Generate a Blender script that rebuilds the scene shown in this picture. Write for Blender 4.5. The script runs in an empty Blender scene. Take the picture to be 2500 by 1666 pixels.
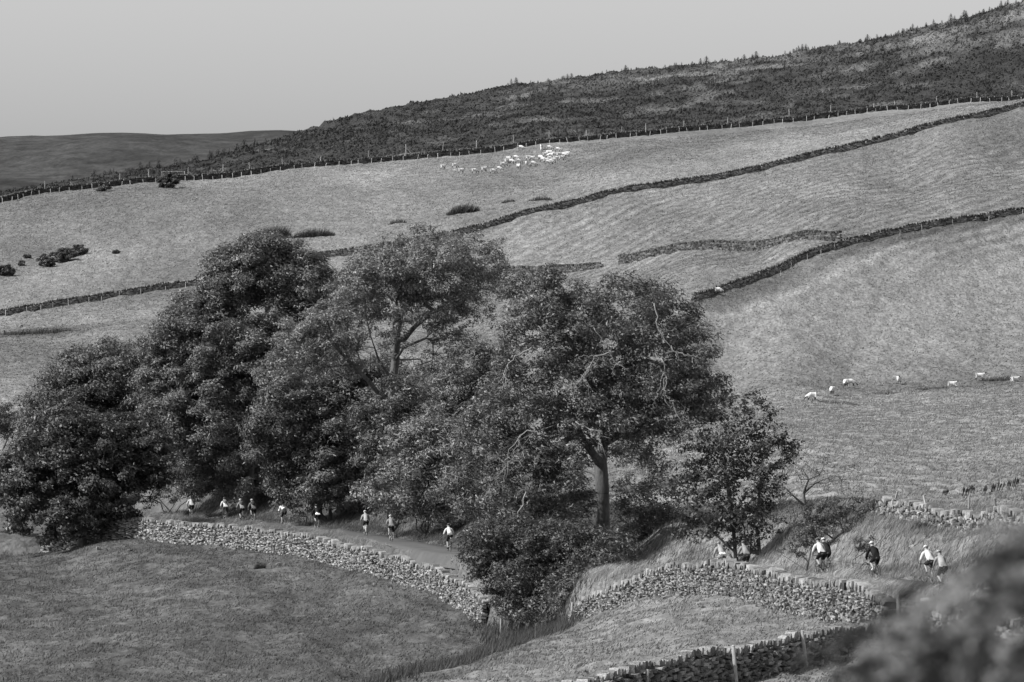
import bpy, bmesh, math, random
import numpy as np
from mathutils import Vector, Matrix

random.seed(7)
RS = np.random.RandomState(11)
SC = bpy.context.scene
COL = SC.collection
R = math.radians

# ------------------------------------------------------------------ camera
F = 13889.0            # focal length in photo pixels (200 mm on a 36 mm sensor)
VH = 900.0             # row of the true horizon
CZ = 30.0              # camera height above datum
cam_d = bpy.data.cameras.new('camera')
cam = bpy.data.objects.new('camera', cam_d)
COL.objects.link(cam)
cam.location = (0, 0, CZ)
cam.rotation_euler = (R(90), 0, 0)
cam_d.sensor_width = 36.0
cam_d.lens = 200.0
cam_d.shift_y = (VH - 833.0) / 2500.0
cam_d.clip_start = 0.5
cam_d.clip_end = 20000
cam_d.dof.use_dof = True
cam_d.dof.focus_distance = 330.0
cam_d.dof.aperture_fstop = 8.0
SC.camera = cam

# ------------------------------------------------------------------ sky, sun, exposure
SUN_AZ = -112.0         # degrees from +Y towards +X (negative = left of the view)
SUN_EL = 46.0
world = bpy.data.worlds.new('World')
SC.world = world
world.use_nodes = True
wn = world.node_tree.nodes
wl = world.node_tree.links
wn.clear()
sky = wn.new('ShaderNodeTexSky')
sky.sky_type = 'NISHITA'
sky.sun_disc = False
sky.sun_elevation = R(SUN_EL)
sky.sun_rotation = R(SUN_AZ)
sky.air_density = 1.0
sky.dust_density = 2.5
sky.ozone_density = 1.0
bw = wn.new('ShaderNodeRGBToBW')
bg = wn.new('ShaderNodeBackground')
bg.inputs['Strength'].default_value = 0.15
wo = wn.new('ShaderNodeOutputWorld')
wl.new(sky.outputs[0], bw.inputs[0])
wl.new(bw.outputs[0], bg.inputs['Color'])
wl.new(bg.outputs[0], wo.inputs['Surface'])
sun_d = bpy.data.lights.new('sun', 'SUN')
sun_d.energy = 5.0
sun_d.angle = R(0.6)
sun_d.color = (1.0, 0.995, 0.985)
sun = bpy.data.objects.new('sun', sun_d)
COL.objects.link(sun)
sv = Vector((math.sin(R(SUN_AZ)) * math.cos(R(SUN_EL)), math.cos(R(SUN_AZ)) * math.cos(R(SUN_EL)), math.sin(R(SUN_EL))))
sun.rotation_euler = sv.to_track_quat('Z', 'Y').to_euler()
SC.view_settings.view_transform = 'Standard'
SC.view_settings.look = 'None'
SC.view_settings.exposure = 0.32
SC.view_settings.gamma = 1.0
SC.view_settings.use_curve_mapping = False
SC.render.engine = 'CYCLES'
SC.cycles.use_denoising = True
SC.cycles.max_bounces = 5
SC.cycles.diffuse_bounces = 3
SC.cycles.glossy_bounces = 2
SC.cycles.transmission_bounces = 3

# ------------------------------------------------------------------ helpers
def tag(o, label=None, cat=None, group=None, kind=None):
    if label: o['label'] = label
    if cat: o['category'] = cat
    if group: o['group'] = group
    if kind: o['kind'] = kind
    return o

def link(name, data, parent=None, loc=None, rz=None):
    o = bpy.data.objects.new(name, data)
    COL.objects.link(o)
    if parent is not None: o.parent = parent
    if loc is not None: o.location = loc
    if rz is not None: o.rotation_euler = (0, 0, rz)
    return o

def np_mesh(name, V, Fc, attrs=None, smooth=False, mats=None, mat_idx=None):
    V = np.asarray(V, np.float32); Fc = np.asarray(Fc, np.int32)
    m = bpy.data.meshes.new(name)
    k = Fc.shape[1]
    m.vertices.add(len(V)); m.vertices.foreach_set('co', V.ravel())
    m.loops.add(Fc.size); m.loops.foreach_set('vertex_index', Fc.ravel())
    m.polygons.add(len(Fc))
    m.polygons.foreach_set('loop_start', np.arange(0, Fc.size, k, dtype=np.int32))
    try:
        m.polygons.foreach_set('loop_total', np.full(len(Fc), k, np.int32))
    except Exception:
        pass
    if attrs:
        for an, av in attrs.items():
            a = m.attributes.new(an, 'FLOAT', 'POINT')
            a.data.foreach_set('value', np.asarray(av, np.float32))
    for mt in (mats or []): m.materials.append(mt)
    if mat_idx is not None:
        m.polygons.foreach_set('material_index', np.asarray(mat_idx, np.int32))
    m.polygons.foreach_set('use_smooth', np.full(len(Fc), smooth))
    m.update(calc_edges=True)
    return m

class MB:
    """collects small pieces (quads and triangles) into one mesh"""
    def __init__(s): s.v = []; s.f = []; s.m = []
    def add(s, V, Fs, mi=0):
        b = len(s.v); s.v += [tuple(p) for p in V]
        for f in Fs: s.f.append(tuple(i + b for i in f)); s.m.append(mi)
    def box(s, c, size, rot=None, mi=0, jit=0.0, taper=1.0):
        hx, hy, hz = size[0] / 2, size[1] / 2, size[2] / 2
        P = []
        for z in (-1, 1):
            t = taper if z > 0 else 1.0
            for x, y in ((-1, -1), (1, -1), (1, 1), (-1, 1)):
                p = Vector((x * hx * t, y * hy * t, z * hz))
                if jit: p += Vector((random.uniform(-jit, jit), random.uniform(-jit, jit), random.uniform(-jit, jit)))
                if rot is not None: p = rot @ p
                P.append(p + Vector(c))
        s.add(P, [(3, 2, 1, 0), (4, 5, 6, 7), (0, 1, 5, 4), (1, 2, 6, 5), (2, 3, 7, 6), (3, 0, 4, 7)], mi)
    def tube(s, pts, rad, sides=8, mi=0, cap=True):
        pts = [Vector(p) for p in pts]; n = len(pts)
        if not hasattr(rad, '__len__'): rad = [rad] * n
        ref = None; rings = []
        for i in range(n):
            t = (pts[min(i + 1, n - 1)] - pts[max(i - 1, 0)])
            if t.length < 1e-9: t = Vector((0, 0, 1))
            t.normalize()
            if ref is None:
                ref = Vector((0, 0, 1)) if abs(t.z) < 0.9 else Vector((1, 0, 0))
            a = t.cross(ref)
            if a.length < 1e-6: a = t.orthogonal()
            a.normalize(); b = t.cross(a); ref = -b if False else ref
            rings.append([pts[i] + (a * math.cos(2 * math.pi * k / sides) + b * math.sin(2 * math.pi * k / sides)) * rad[i] for k in range(sides)])
        V = [p for r in rings for p in r]; Fs = []
        for i in range(n - 1):
            for k in range(sides):
                k2 = (k + 1) % sides
                Fs.append((i * sides + k, i * sides + k2, (i + 1) * sides + k2, (i + 1) * sides + k))
        if cap:
            Fs.append(tuple(range(sides - 1, -1, -1))); Fs.append(tuple((n - 1) * sides + k for k in range(sides)))
        s.add(V, Fs, mi)
    def sphere(s, c, r, nu=10, nv=7, mi=0, rot=None, zmin=-1.0):
        V = []; Fs = []
        for j in range(nv + 1):
            ph = math.acos(max(-1, min(1, 1 - (1 - zmin) * j / nv))) if zmin > -1 else math.pi * j / nv
            for i in range(nu):
                th = 2 * math.pi * i / nu
                p = Vector((math.sin(ph) * math.cos(th) * r[0], math.sin(ph) * math.sin(th) * r[1], math.cos(ph) * r[2]))
                if rot is not None: p = rot @ p
                V.append(p + Vector(c))
        for j in range(nv):
            for i in range(nu):
                i2 = (i + 1) % nu
                Fs.append((j * nu + i, (j + 1) * nu + i, (j + 1) * nu + i2, j * nu + i2))
        s.add(V, Fs, mi)
    def torus(s, c, Rr, r, axis='X', nu=28, nv=6, mi=0):
        V = []; Fs = []
        for i in range(nu):
            a = 2 * math.pi * i / nu
            for j in range(nv):
                b = 2 * math.pi * j / nv
                q = Rr + r * math.cos(b)
                V.append(Vector((r * math.sin(b), q * math.cos(a), q * math.sin(a))) + Vector(c))
        for i in range(nu):
            for j in range(nv):
                Fs.append((i * nv + j, ((i + 1) % nu) * nv + j, ((i + 1) % nu) * nv + (j + 1) % nv, i * nv + (j + 1) % nv))
        s.add(V, Fs, mi)
    def mesh(s, name, mats, smooth=False):
        m = bpy.data.meshes.new(name)
        m.from_pydata(s.v, [], s.f)
        for mt in mats: m.materials.append(mt)
        for p, mi in zip(m.polygons, s.m): p.material_index = mi; p.use_smooth = smooth
        m.update()
        return m

# numpy value noise
_perm = RS.permutation(4096)
_rand = RS.rand(4096)
def vnoise(x, y):
    x = np.asarray(x, float); y = np.asarray(y, float)
    xi = np.floor(x).astype(int); yi = np.floor(y).astype(int)
    fx = x - xi; fy = y - yi
    fx = fx * fx * (3 - 2 * fx); fy = fy * fy * (3 - 2 * fy)
    def h(a, b): return _rand[_perm[(_perm[a & 4095] + b) & 4095]]
    return ((h(xi, yi) * (1 - fx) + h(xi + 1, yi) * fx) * (1 - fy) + (h(xi, yi + 1) * (1 - fx) + h(xi + 1, yi + 1) * fx) * fy) * 2 - 1
def fbm(x, y, o=3):
    s = 0; a = 1.0
    for i in range(o):
        s = s + a * vnoise(x + 17.3 * i, y - 9.1 * i); x = x * 2.03; y = y * 2.03; a *= 0.5
    return s
def sstep(a, b, x):
    t = np.clip((np.asarray(x, float) - a) / (b - a), 0, 1)
    return t * t * (3 - 2 * t)

# ------------------------------------------------------------------ materials
def gmat(name, base, rough=0.8, attr=None, objrand=0.0, noise=None, bump=None, translucent=0.0, spec=0.3, metallic=0.0, stretch=None, attr2=None):
    """grey procedural material. noise=(scale, amount[, detail]); attr multiplies the base"""
    m = bpy.data.materials.new(name); m.use_nodes = True
    nt = m.node_tree; N = nt.nodes; L = nt.links
    bs = N['Principled BSDF']
    bs.inputs['Roughness'].default_value = rough
    bs.inputs['Specular IOR Level'].default_value = spec
    bs.inputs['Metallic'].default_value = metallic
    val = N.new('ShaderNodeValue'); val.outputs[0].default_value = base
    cur = val.outputs[0]
    def mul(a, b):
        q = N.new('ShaderNodeMath'); q.operation = 'MULTIPLY'; L.new(a, q.inputs[0])
        if isinstance(b, float): q.inputs[1].default_value = b
        else: L.new(b, q.inputs[1])
        return q.outputs[0]
    def rng(src, lo, hi):
        q = N.new('ShaderNodeMapRange'); L.new(src, q.inputs[0])
        q.inputs[1].default_value = 0; q.inputs[2].default_value = 1
        q.inputs[3].default_value = lo; q.inputs[4].default_value = hi
        return q.outputs[0]
    if attr:
        a = N.new('ShaderNodeAttribute'); a.attribute_name = attr
        cur = mul(cur, a.outputs['Fac'])
    if objrand:
        o = N.new('ShaderNodeObjectInfo')
        cur = mul(cur, rng(o.outputs['Random'], 1 - objrand, 1 + objrand))
    co = N.new('ShaderNodeTexCoord')
    src = co.outputs['Object']
    if stretch:
        mp = N.new('ShaderNodeMapping'); mp.inputs['Scale'].default_value = stretch
        L.new(src, mp.inputs[0]); src = mp.outputs[0]
    for nz in (noise if isinstance(noise, list) else [noise] if noise else []):
        t = N.new('ShaderNodeTexNoise'); L.new(src, t.inputs['Vector'])
        t.inputs['Scale'].default_value = nz[0]; t.inputs['Detail'].default_value = nz[2] if len(nz) > 2 else 3
        q = N.new('ShaderNodeMapRange'); L.new(t.outputs['Fac'], q.inputs[0])
        q.inputs[1].default_value = 0.3; q.inputs[2].default_value = 0.7
        q.inputs[3].default_value = 1 - nz[1]; q.inputs[4].default_value = 1 + nz[1]
        cur = mul(cur, q.outputs[0])
    L.new(cur, bs.inputs['Base Color'])
    if bump:
        t = N.new('ShaderNodeTexNoise'); L.new(src, t.inputs['Vector'])
        t.inputs['Scale'].default_value = bump[0]; t.inputs['Detail'].default_value = 4
        b = N.new('ShaderNodeBump'); b.inputs['Strength'].default_value = bump[1]; b.inputs['Distance'].default_value = bump[2]
        L.new(t.outputs['Fac'], b.inputs['Height']); L.new(b.outputs[0], bs.inputs['Normal'])
    if translucent:
        tr = N.new('ShaderNodeBsdfTranslucent'); L.new(cur, tr.inputs['Color'])
        mx = N.new('ShaderNodeMixShader'); mx.inputs[0].default_value = translucent
        L.new(bs.outputs[0], mx.inputs[1]); L.new(tr.outputs[0], mx.inputs[2])
        L.new(mx.outputs[0], N['Material Output'].inputs['Surface'])
    return m

M = {}
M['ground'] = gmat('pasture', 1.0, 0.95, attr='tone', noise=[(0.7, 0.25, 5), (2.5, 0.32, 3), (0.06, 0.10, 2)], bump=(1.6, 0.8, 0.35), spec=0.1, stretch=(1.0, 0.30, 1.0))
M['far_hill'] = gmat('moorland', 0.037, 0.95, noise=[(0.012, 0.4, 5), (0.08, 0.4, 4), (0.4, 0.3, 3)], bump=(0.06, 0.5, 3.0), spec=0.1, stretch=(1, 0.35, 1))
M['tarmac'] = gmat('tarmac', 0.075, 0.7, noise=[(0.8, 0.2), (30, 0.2)], bump=(60, 0.2, 0.01))
M['blade'] = gmat('grass_blade', 1.0, 0.7, attr='tone', translucent=0.5, spec=0.25)
M['far_blade'] = gmat('dry_grass', 1.0, 0.8, attr='tone', translucent=0.62, spec=0.15)
M['leaf'] = gmat('leaf', 1.26, 0.48, attr='tone', translucent=0.27, spec=0.42)
M['bark'] = gmat('bark', 0.10, 0.9, noise=[(1.2, 0.35, 4), (9, 0.3, 3)], bump=(7, 0.7, 0.05), stretch=(1, 1, 0.3))
M['dead'] = gmat('dead_wood', 0.22, 0.85, noise=[(4, 0.25)], bump=(10, 0.4, 0.02))
M['stone'] = gmat('wall_stone', 0.88, 0.9, attr='tone', noise=[(5, 0.28, 4), (28, 0.22, 3)], bump=(9, 0.6, 0.04), spec=0.2)
M['stone_piece'] = gmat('loose_stone', 0.16, 0.9, objrand=0.65, noise=[(3, 0.3, 4), (14, 0.3, 3)], bump=(5, 0.6, 0.05), spec=0.2)
M['core'] = gmat('wall_core', 0.045, 0.95, noise=[(4, 0.4, 4)], bump=(4, 0.8, 0.1), spec=0.1)
M['post'] = gmat('weathered_wood', 0.30, 0.85, noise=[(3, 0.25), (20, 0.25)], stretch=(1, 1, 0.2), objrand=0.3)
M['pale_post'] = gmat('pale_wood', 0.42, 0.85, noise=[(3, 0.25)], objrand=0.3)
M['metal'] = gmat('galvanised_metal', 0.24, 0.45, noise=[(3, 0.15)], metallic=0.6)
M['fleece'] = gmat('fleece', 0.54, 0.95, noise=[(7, 0.08)], bump=(14, 0.6, 0.05), spec=0.1)
M['sheep_dark'] = gmat('dark_wool', 0.05, 0.9, noise=[(8, 0.2)])
M['conifer'] = gmat('spruce', 0.05, 0.8, objrand=0.35, noise=[(2, 0.4)])
M['skin'] = gmat('skin', 0.24, 0.55, noise=[(6, 0.06)])
M['tyre'] = gmat('rubber', 0.02, 0.7, noise=[(20, 0.1)])
M['rim'] = gmat('alloy', 0.25, 0.4, metallic=0.7, noise=[(9, 0.1)])
M['saddle'] = gmat('saddle_cover', 0.02, 0.5, noise=[(9, 0.1)])
_cl = {}
def cloth(v, name='cloth', rough=0.85):
    k = (round(v, 3), name)
    if k not in _cl:
        _cl[k] = gmat('%s_%d' % (name, int(v * 1000)), v, rough, noise=[(5, 0.10), (40, 0.06)], bump=(7, 0.35, 0.03), spec=0.2)
    return _cl[k]

# ------------------------------------------------------------------ terrain
def hp(u, v, d): return ((u - 1250.0) / F, math.log(d), (VH - v) / F)
LANE = [(3000, 1510, 205), (2700, 1486, 218), (2500, 1464, 229), (2380, 1448, 239), (2265, 1432, 247), (2140, 1417, 256), (2005, 1402, 268), (1818, 1404, 286), (1766, 1407, 291),
        (1500, 1396, 312), (1300, 1374, 328), (1095, 1349, 348), (957, 1322, 372), (891, 1310, 384), (776, 1293, 400), (690, 1284, 409), (617, 1277, 417), (549, 1272, 425), (468, 1266, 439), (380, 1260, 456), (300, 1254, 475), (180, 1245, 500), (0, 1232, 530)]
WALL_A = [(105, 1350, 419), (180, 1338, 416), (262, 1318, 412), (350, 1316, 410), (430, 1324, 404), (560, 1337, 396), (650, 1346, 388), (750, 1362, 378), (850, 1384, 368), (950, 1412, 357), (1050, 1444, 345), (1120, 1477, 335), (1190, 1527, 322)]
WALL_B = [(1400, 1516, 300), (1450, 1502, 296), (1500, 1486, 292), (1545, 1470, 288), (1590, 1458, 285), (1673, 1451, 278), (1753, 1446, 270), (1839, 1464, 261), (1921, 1494, 250), (2040, 1512, 239), (2110, 1518, 233), (2172, 1530, 229)]
WALL_B2 = [(2262, 1545, 226), (2330, 1565, 221), (2420, 1590, 216), (2520, 1610, 212), (2700, 1640, 205)]
WALL_C = [(1230, 1806, 177), (1350, 1772, 182), (1450, 1745, 187), (1500, 1731, 190), (1600, 1704, 194), (1700, 1679, 198), (1780, 1663, 201), (1850, 1652, 205), (1970, 1628, 211), (2060, 1610, 216), (2140, 1596, 220)]
WALL_D = [(2139, 1258, 300), (2200, 1268, 293), (2278, 1284, 285), (2345, 1288, 278), (2414, 1294, 272), (2500, 1310, 265), (2600, 1322, 258)]
HILL_1 = [(700, 643, 1022), (800, 628, 1030), (950, 605, 1035), (1100, 575, 1040), (1300, 520, 1055), (1500, 472, 1070), (1620, 455, 1080), (1750, 437, 1090), (2000, 382, 1110), (2150, 345, 1120), (2300, 302, 1130), (2500, 262, 1150), (2650, 235, 1160)]
HILL_2A = [(-150, 790, 940), (0, 774, 950), (120, 752, 965), (250, 730, 980), (380, 708, 992), (495, 694, 1000), (640, 682, 1000), (800, 676, 995)]
HILL_2B = [(1000, 672, 988), (1230, 668, 980), (1400, 662, 968), (1468, 650, 962)]
HILL_2C = [(1512, 645, 958), (1600, 626, 946), (1740, 608, 930), (1900, 596, 910), (2052, 589, 893)]
HILL_3 = [(1690, 737, 820), (1760, 713, 832), (1850, 680, 850), (1950, 638, 872), (2060, 598, 888), (2200, 566, 900), (2350, 540, 910), (2500, 518, 920), (2650, 498, 930)]
MOOR = [(-200, 512, 1180), (0, 494, 1200), (100, 472, 1212), (250, 455, 1222), (400, 441, 1230), (700, 413, 1250), (1000, 388, 1260), (1300, 354, 1270), (1500, 337, 1280), (1700, 320, 1290), (2000, 290, 1300), (2250, 266, 1310), (2500, 247, 1320), (2700, 228, 1330)]
CREST = [(3000, -70, 1720), (2750, -40, 1710), (2500, 5, 1700), (2250, 66, 1700), (2000, 116, 1700), (1700, 155, 1700), (1500, 174, 1680), (1200, 218, 1650), (1000, 252, 1620), (850, 285, 1570), (760, 310, 1530), (690, 330, 1500), (600, 352, 1450), (450, 402, 1400), (200, 446, 1350), (0, 470, 1310), (-250, 495, 1290)]

ctrlR = []
for l in (LANE, WALL_D, HILL_1, HILL_2A, HILL_2B, HILL_2C, HILL_3, MOOR, CREST):
    ctrlR += [hp(*p) for p in l]
ctrlR += [hp(*p) for p in [
    (2300, 1345, 268), (2150, 1330, 275), (2000, 1310, 288), (2480, 1370, 250), (1900, 1322, 294), (1840, 1328, 300), (1700, 1330, 306), (1600, 1334, 314), (1470, 1338, 326), (1300, 1312, 345),
    (1100, 1290, 372), (960, 1262, 392), (850, 1240, 405), (700, 1212, 426), (560, 1200, 448), (400, 1205, 470), (200, 1215, 490), (0, 1205, 520), (-200, 1190, 540),
    (1500, 1290, 350), (1800, 1270, 330), (1000, 1210, 430), (700, 1160, 470), (400, 1140, 520),
    (-200, 1080, 620), (0, 1080, 610), (0, 1000, 680), (200, 920, 760), (0, 850, 810), (-200, 850, 810), (300, 800, 870), (600, 740, 950),
    (2139, 1228, 320), (2300, 1238, 318), (2500, 1200, 340), (2800, 1210, 330), (1800, 1160, 400), (2300, 1110, 460), (2500, 1090, 470), (2800, 1080, 480), (1900, 1060, 500), (2300, 1005, 610), (2600, 990, 620), (1900, 985, 690), (2060, 956, 735), (2250, 945, 738), (2500, 925, 745), (2700, 915, 750),
    (1500, 1050, 600), (1200, 1000, 680), (900, 1000, 700), (600, 1000, 690),
    (1750, 905, 775), (2100, 890, 780), (2400, 870, 785), (2300, 790, 815), (1700, 800, 800), (2500, 680, 860), (2100, 700, 845), (2750, 650, 870),
    (1300, 770, 880), (1000, 770, 900), (700, 790, 890), (1500, 700, 900), (1850, 640, 895),
    (500, 560, 1090), (0, 640, 1050), (250, 600, 1070), (800, 500, 1130), (1300, 430, 1180), (2200, 440, 1040), (1800, 520, 1000), (2500, 400, 1050), (1200, 480, 1110), (100, 540, 1140),
    (2500, 130, 1500), (2000, 200, 1500), (1500, 260, 1480), (1100, 310, 1440), (800, 350, 1400), (500, 415, 1330)]]
# behind the crest the hill falls away
for (u, v, d) in CREST: ctrlR.append(hp(u, v + 55, d * 1.28)); ctrlR.append(hp(u, v + 150, d * 1.7))

ctrlL = []
for l in (WALL_A, WALL_B, WALL_B2, WALL_C): ctrlL += [hp(*p) for p in l]
ctrlL += [hp(*p) for p in [
    (-200, 1380, 400), (0, 1385, 398), (0, 1500, 342), (-250, 1560, 310), (0, 1666, 282), (-300, 1720, 260), (250, 1420, 375), (250, 1520, 330), (400, 1666, 276), (600, 1500, 332), (600, 1600, 302), (800, 1480, 342), (800, 1600, 302),
    (700, 1666, 284), (1000, 1560, 316), (1000, 1630, 300), (1100, 1600, 306), (1200, 1568, 312), (1280, 1552, 311), (1340, 1545, 306), (900, 1690, 285),
    (1300, 1566, 268), (1200, 1606, 256), (1100, 1632, 250), (1000, 1655, 245), (880, 1692, 238), (1300, 1640, 225), (1420, 1560, 262), (1500, 1600, 232), (1600, 1520, 255), (1700, 1500, 256), (1700, 1570, 228), (1850, 1560, 230), (1950, 1545, 232), (2050, 1540, 230), (2150, 1562, 227),
    (2300, 1640, 205), (2500, 1680, 196), (600, 1760, 245), (200, 1800, 235), (1200, 1730, 200), (1600, 1760, 175), (2000, 1720, 180), (2400, 1760, 175), (2700, 1780, 170),
    (1250, 1900, 150), (0, 1900, 160), (2500, 1900, 150), (-300, 1900, 160), (2800, 1900, 150), (-300, 1300, 480), (300, 1290, 480), (1000, 1380, 420), (1500, 1380, 360), (2200, 1450, 280), (2700, 1500, 250)]]

def tps_fit(C):
    C = np.array(C); A = np.stack([C[:, 0] * 9.0, C[:, 1]], 1); n = len(C)
    r = np.linalg.norm(A[:, None] - A[None], axis=2)
    K = np.where(r > 0, r * r * np.log(np.maximum(r, 1e-9)), 0) + np.eye(n) * 2e-4
    Pm = np.hstack([np.ones((n, 1)), A])
    S = np.zeros((n + 3, n + 3)); S[:n, :n] = K; S[:n, n:] = Pm; S[n:, :n] = Pm.T
    w = np.linalg.solve(S, np.concatenate([C[:, 2], np.zeros(3)]))
    return A, w
def tps_eval(fit, s, t):
    A, w = fit; n = len(A)
    q = np.stack([s * 9.0, t], 1); out = np.empty(len(q))
    for i in range(0, len(q), 20000):
        c = q[i:i + 20000]
        r2 = ((c[:, None] - A[None]) ** 2).sum(2)
        out[i:i + 20000] = (0.5 * r2 * np.log(np.maximum(r2, 1e-18))) @ w[:n] + w[n] + c @ w[n + 1:]
    return out
fitR = tps_fit(ctrlR); fitL = tps_fit(ctrlL)

def wxy(l): return [((u - 1250.0) / F * d, d) for (u, v, d) in l]
DIV = [(-260, 440, 8), (-60, 424, 6), (-37, 420, 3)] + [(x + 0.25, y + 0.05, 0.45) for x, y in wxy(WALL_A)] + [(0.9, 318, 2.2), (2.6, 309, 2.2)] + [(x + 0.25, y + 0.05, 0.45) for x, y in wxy(WALL_B)] + \
      [(15.9, 228, 1.2)] + [(x + 0.2, y + 0.1, 0.6) for x, y in wxy(WALL_B2)] + [(60, 185, 4), (150, 170, 8)]
DIV = np.array(DIV)
def seg_dist(X, Y, PL, extra=None):
    best = np.full(X.shape, 1e9); ev = np.zeros(X.shape)
    for i in range(len(PL) - 1):
        ax, ay = PL[i][0], PL[i][1]; bx, by = PL[i + 1][0], PL[i + 1][1]
        dx, dy = bx - ax, by - ay
        t = np.clip(((X - ax) * dx + (Y - ay) * dy) / (dx * dx + dy * dy), 0, 1)
        dd = np.hypot(X - ax - t * dx, Y - ay - t * dy)
        k = dd < best
        best = np.where(k, dd, best)
        if extra is not None: ev = np.where(k, extra[i] * (1 - t) + extra[i + 1] * t, ev)
    return best, ev
LANE_XY = wxy(LANE)
MOOR_U = np.array([p[0] for p in MOOR]); MOOR_D = np.array([p[2] for p in MOOR])
def moor_line(S): return np.interp(S * F + 1250, MOOR_U, MOOR_D)

ys = np.concatenate([np.geomspace(3, 180, 34)[:-1], np.arange(180, 470, 1.0), np.geomspace(470, 1340, 300), np.geomspace(1345, 2900, 80)])
ss = np.concatenate([np.linspace(-0.42, -0.108, 22)[:-1], np.linspace(-0.108, 0.108, 243), np.linspace(0.108, 0.42, 22)[1:]])
GT = np.log(ys)
SS, YY = np.meshgrid(ss, ys)
XX = SS * YY
sf, tf = SS.ravel(), np.log(YY.ravel())
zR = tps_eval(fitR, np.clip(sf, -0.13, 0.13), np.clip(tf, math.log(190), 9)).reshape(SS.shape) * YY
zL = tps_eval(fitL, np.clip(sf, -0.13, 0.13), np.clip(tf, math.log(150), math.log(480))).reshape(SS.shape) * YY
near = np.interp(YY, [0, 8, 20, 50, 100, 150], [-1.75, -2.1, -3.0, -5.4, -9.2, -11.4])
zL = np.where(YY < 150, near, zL + (near[0, 0] * 0))
k = sstep(150, 185, YY); zL = np.where(YY < 185, near * (1 - k) + zL * k, zL)
_cu = np.array([q[0] for q in CREST][::-1]); _cv = np.array([q[1] for q in CREST][::-1]); _cd = np.array([q[2] for q in CREST][::-1])
cdist = np.interp(SS * F + 1250, _cu, _cd); cang = (VH - np.interp(SS * F + 1250, _cu, _cv)) / F
over = np.maximum(0, YY / cdist - 1)
zR = np.where(over > 0, np.minimum(zR / YY, cang - 0.0015 - 0.05 * over) * YY, zR)
LANE_Z = np.array([(VH - v) / F * d for (u, v, d) in LANE])
dl, zlane = seg_dist(XX, YY, wxy(LANE), LANE_Z)
_g = np.exp(-((YY - 311) / 9) ** 2) * (XX < 7.0)
bench = sstep(0, 1, (7.5 - 4.2 * _g - dl) / (4.3 - 2.6 * _g))
zR = zR * (1 - bench) + zlane * bench
dist, width = seg_dist(XX, YY, DIV, DIV[:, 2])
ydiv = np.interp(XX, DIV[:, 0], DIV[:, 1])
sd = np.where(YY > ydiv, dist, -dist)
W = sstep(-0.5, 0.5, sd / width)
Z = zL * (1 - W) + zR * W
# relief: tussocks, terracettes, heather
moorm = sstep(4, 22, YY - moor_line(SS))
amp = np.where(YY < 460, 0.13, 0.20) * (1 - sstep(2.2, 1.2, dl) * 1.0)
amp = amp * np.where((YY < 460) & (sd > 0), 1.6, 1.0)
Z = Z + amp * fbm(XX / 1.2, YY / 3.0, 3) * np.where(YY < 120, 0.4, 1)
Z = Z + 0.2 * sstep(500, 800, YY) * fbm(XX / 14.0, YY / 40.0, 3)
Z = Z + moorm * (0.5 * fbm(XX / 2.2, YY / 7.0, 3) + 0.5 * fbm(XX / 22, YY / 60, 2))
Z = Z - 0.06 * sstep(2.1, 1.6, dl)
GZ = Z
# ground tone: turf, dry bents, heather, with some shade painted in
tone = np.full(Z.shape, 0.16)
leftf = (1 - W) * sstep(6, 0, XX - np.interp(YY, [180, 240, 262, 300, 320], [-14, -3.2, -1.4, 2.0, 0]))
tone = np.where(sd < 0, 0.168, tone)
tone = tone * (1 - leftf) + (0.088 + 0.022 * fbm(XX / 2.5, YY / 7, 3)) * leftf  # left field toned darker than the right slope, with mottling
tone = np.where(sd > 0, 0.17 + 0.03 * sstep(315, 345, YY), tone)
wood = sstep(325, 345, YY) * sstep(570, 530, YY) * (sd > 0) * sstep(10, 2, XX); tone = tone * (1 - 0.5 * wood)  # ground among the trees darkened; their shade is painted into the tone
hillk = sstep(700, 800, YY)
tone = tone * (1 - hillk) + hillk * (0.172 + 0.035 * fbm(XX / 30, YY / 90, 3) + 0.02 * fbm(XX / 6, YY / 30, 2))
furrow = np.sin((YY - 1.9 * XX + 6 * fbm(XX / 25, YY / 25, 2)) * 2 * math.pi / 9.0)
tone = tone * (1 + 0.24 * furrow * sstep(840, 900, YY) * sstep(1130, 1060, YY) * sstep(-25, 10, XX))
tone = tone * (1 + hillk * 0.16 * fbm(XX / 55, YY / 70, 2))
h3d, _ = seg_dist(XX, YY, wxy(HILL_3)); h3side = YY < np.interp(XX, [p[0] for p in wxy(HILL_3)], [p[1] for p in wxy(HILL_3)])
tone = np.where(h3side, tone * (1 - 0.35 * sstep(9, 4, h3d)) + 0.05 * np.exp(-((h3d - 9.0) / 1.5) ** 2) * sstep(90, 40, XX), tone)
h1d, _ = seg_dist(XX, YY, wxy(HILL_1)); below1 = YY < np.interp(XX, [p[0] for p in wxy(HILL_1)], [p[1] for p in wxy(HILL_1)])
tone = np.where(below1 & (YY > 800), tone * (1 - 0.30 * np.exp(-h1d / 26) * sstep(10, 70, XX)), tone)  # ground darker just below the long diagonal wall, stronger towards the right
tone = tone * (1 - 0.12 * hillk * sstep(-20, -90, XX))  # hillside darker to the left: greener turf plus vignetting put into the tone
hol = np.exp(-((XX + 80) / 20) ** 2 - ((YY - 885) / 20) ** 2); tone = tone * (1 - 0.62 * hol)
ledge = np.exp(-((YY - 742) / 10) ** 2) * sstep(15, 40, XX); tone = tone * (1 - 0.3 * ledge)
mn = sstep(0.05, 0.75, fbm(XX / 10, YY / 26, 5) + 0.5 * sstep(1450, 1640, YY) * sstep(-60, 60, XX) - 0.2 - 0.5 * sstep(10, -60, XX))
mt = 0.038 + 0.016 * fbm(XX / 4, YY / 12, 2) + 0.075 * mn
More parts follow.
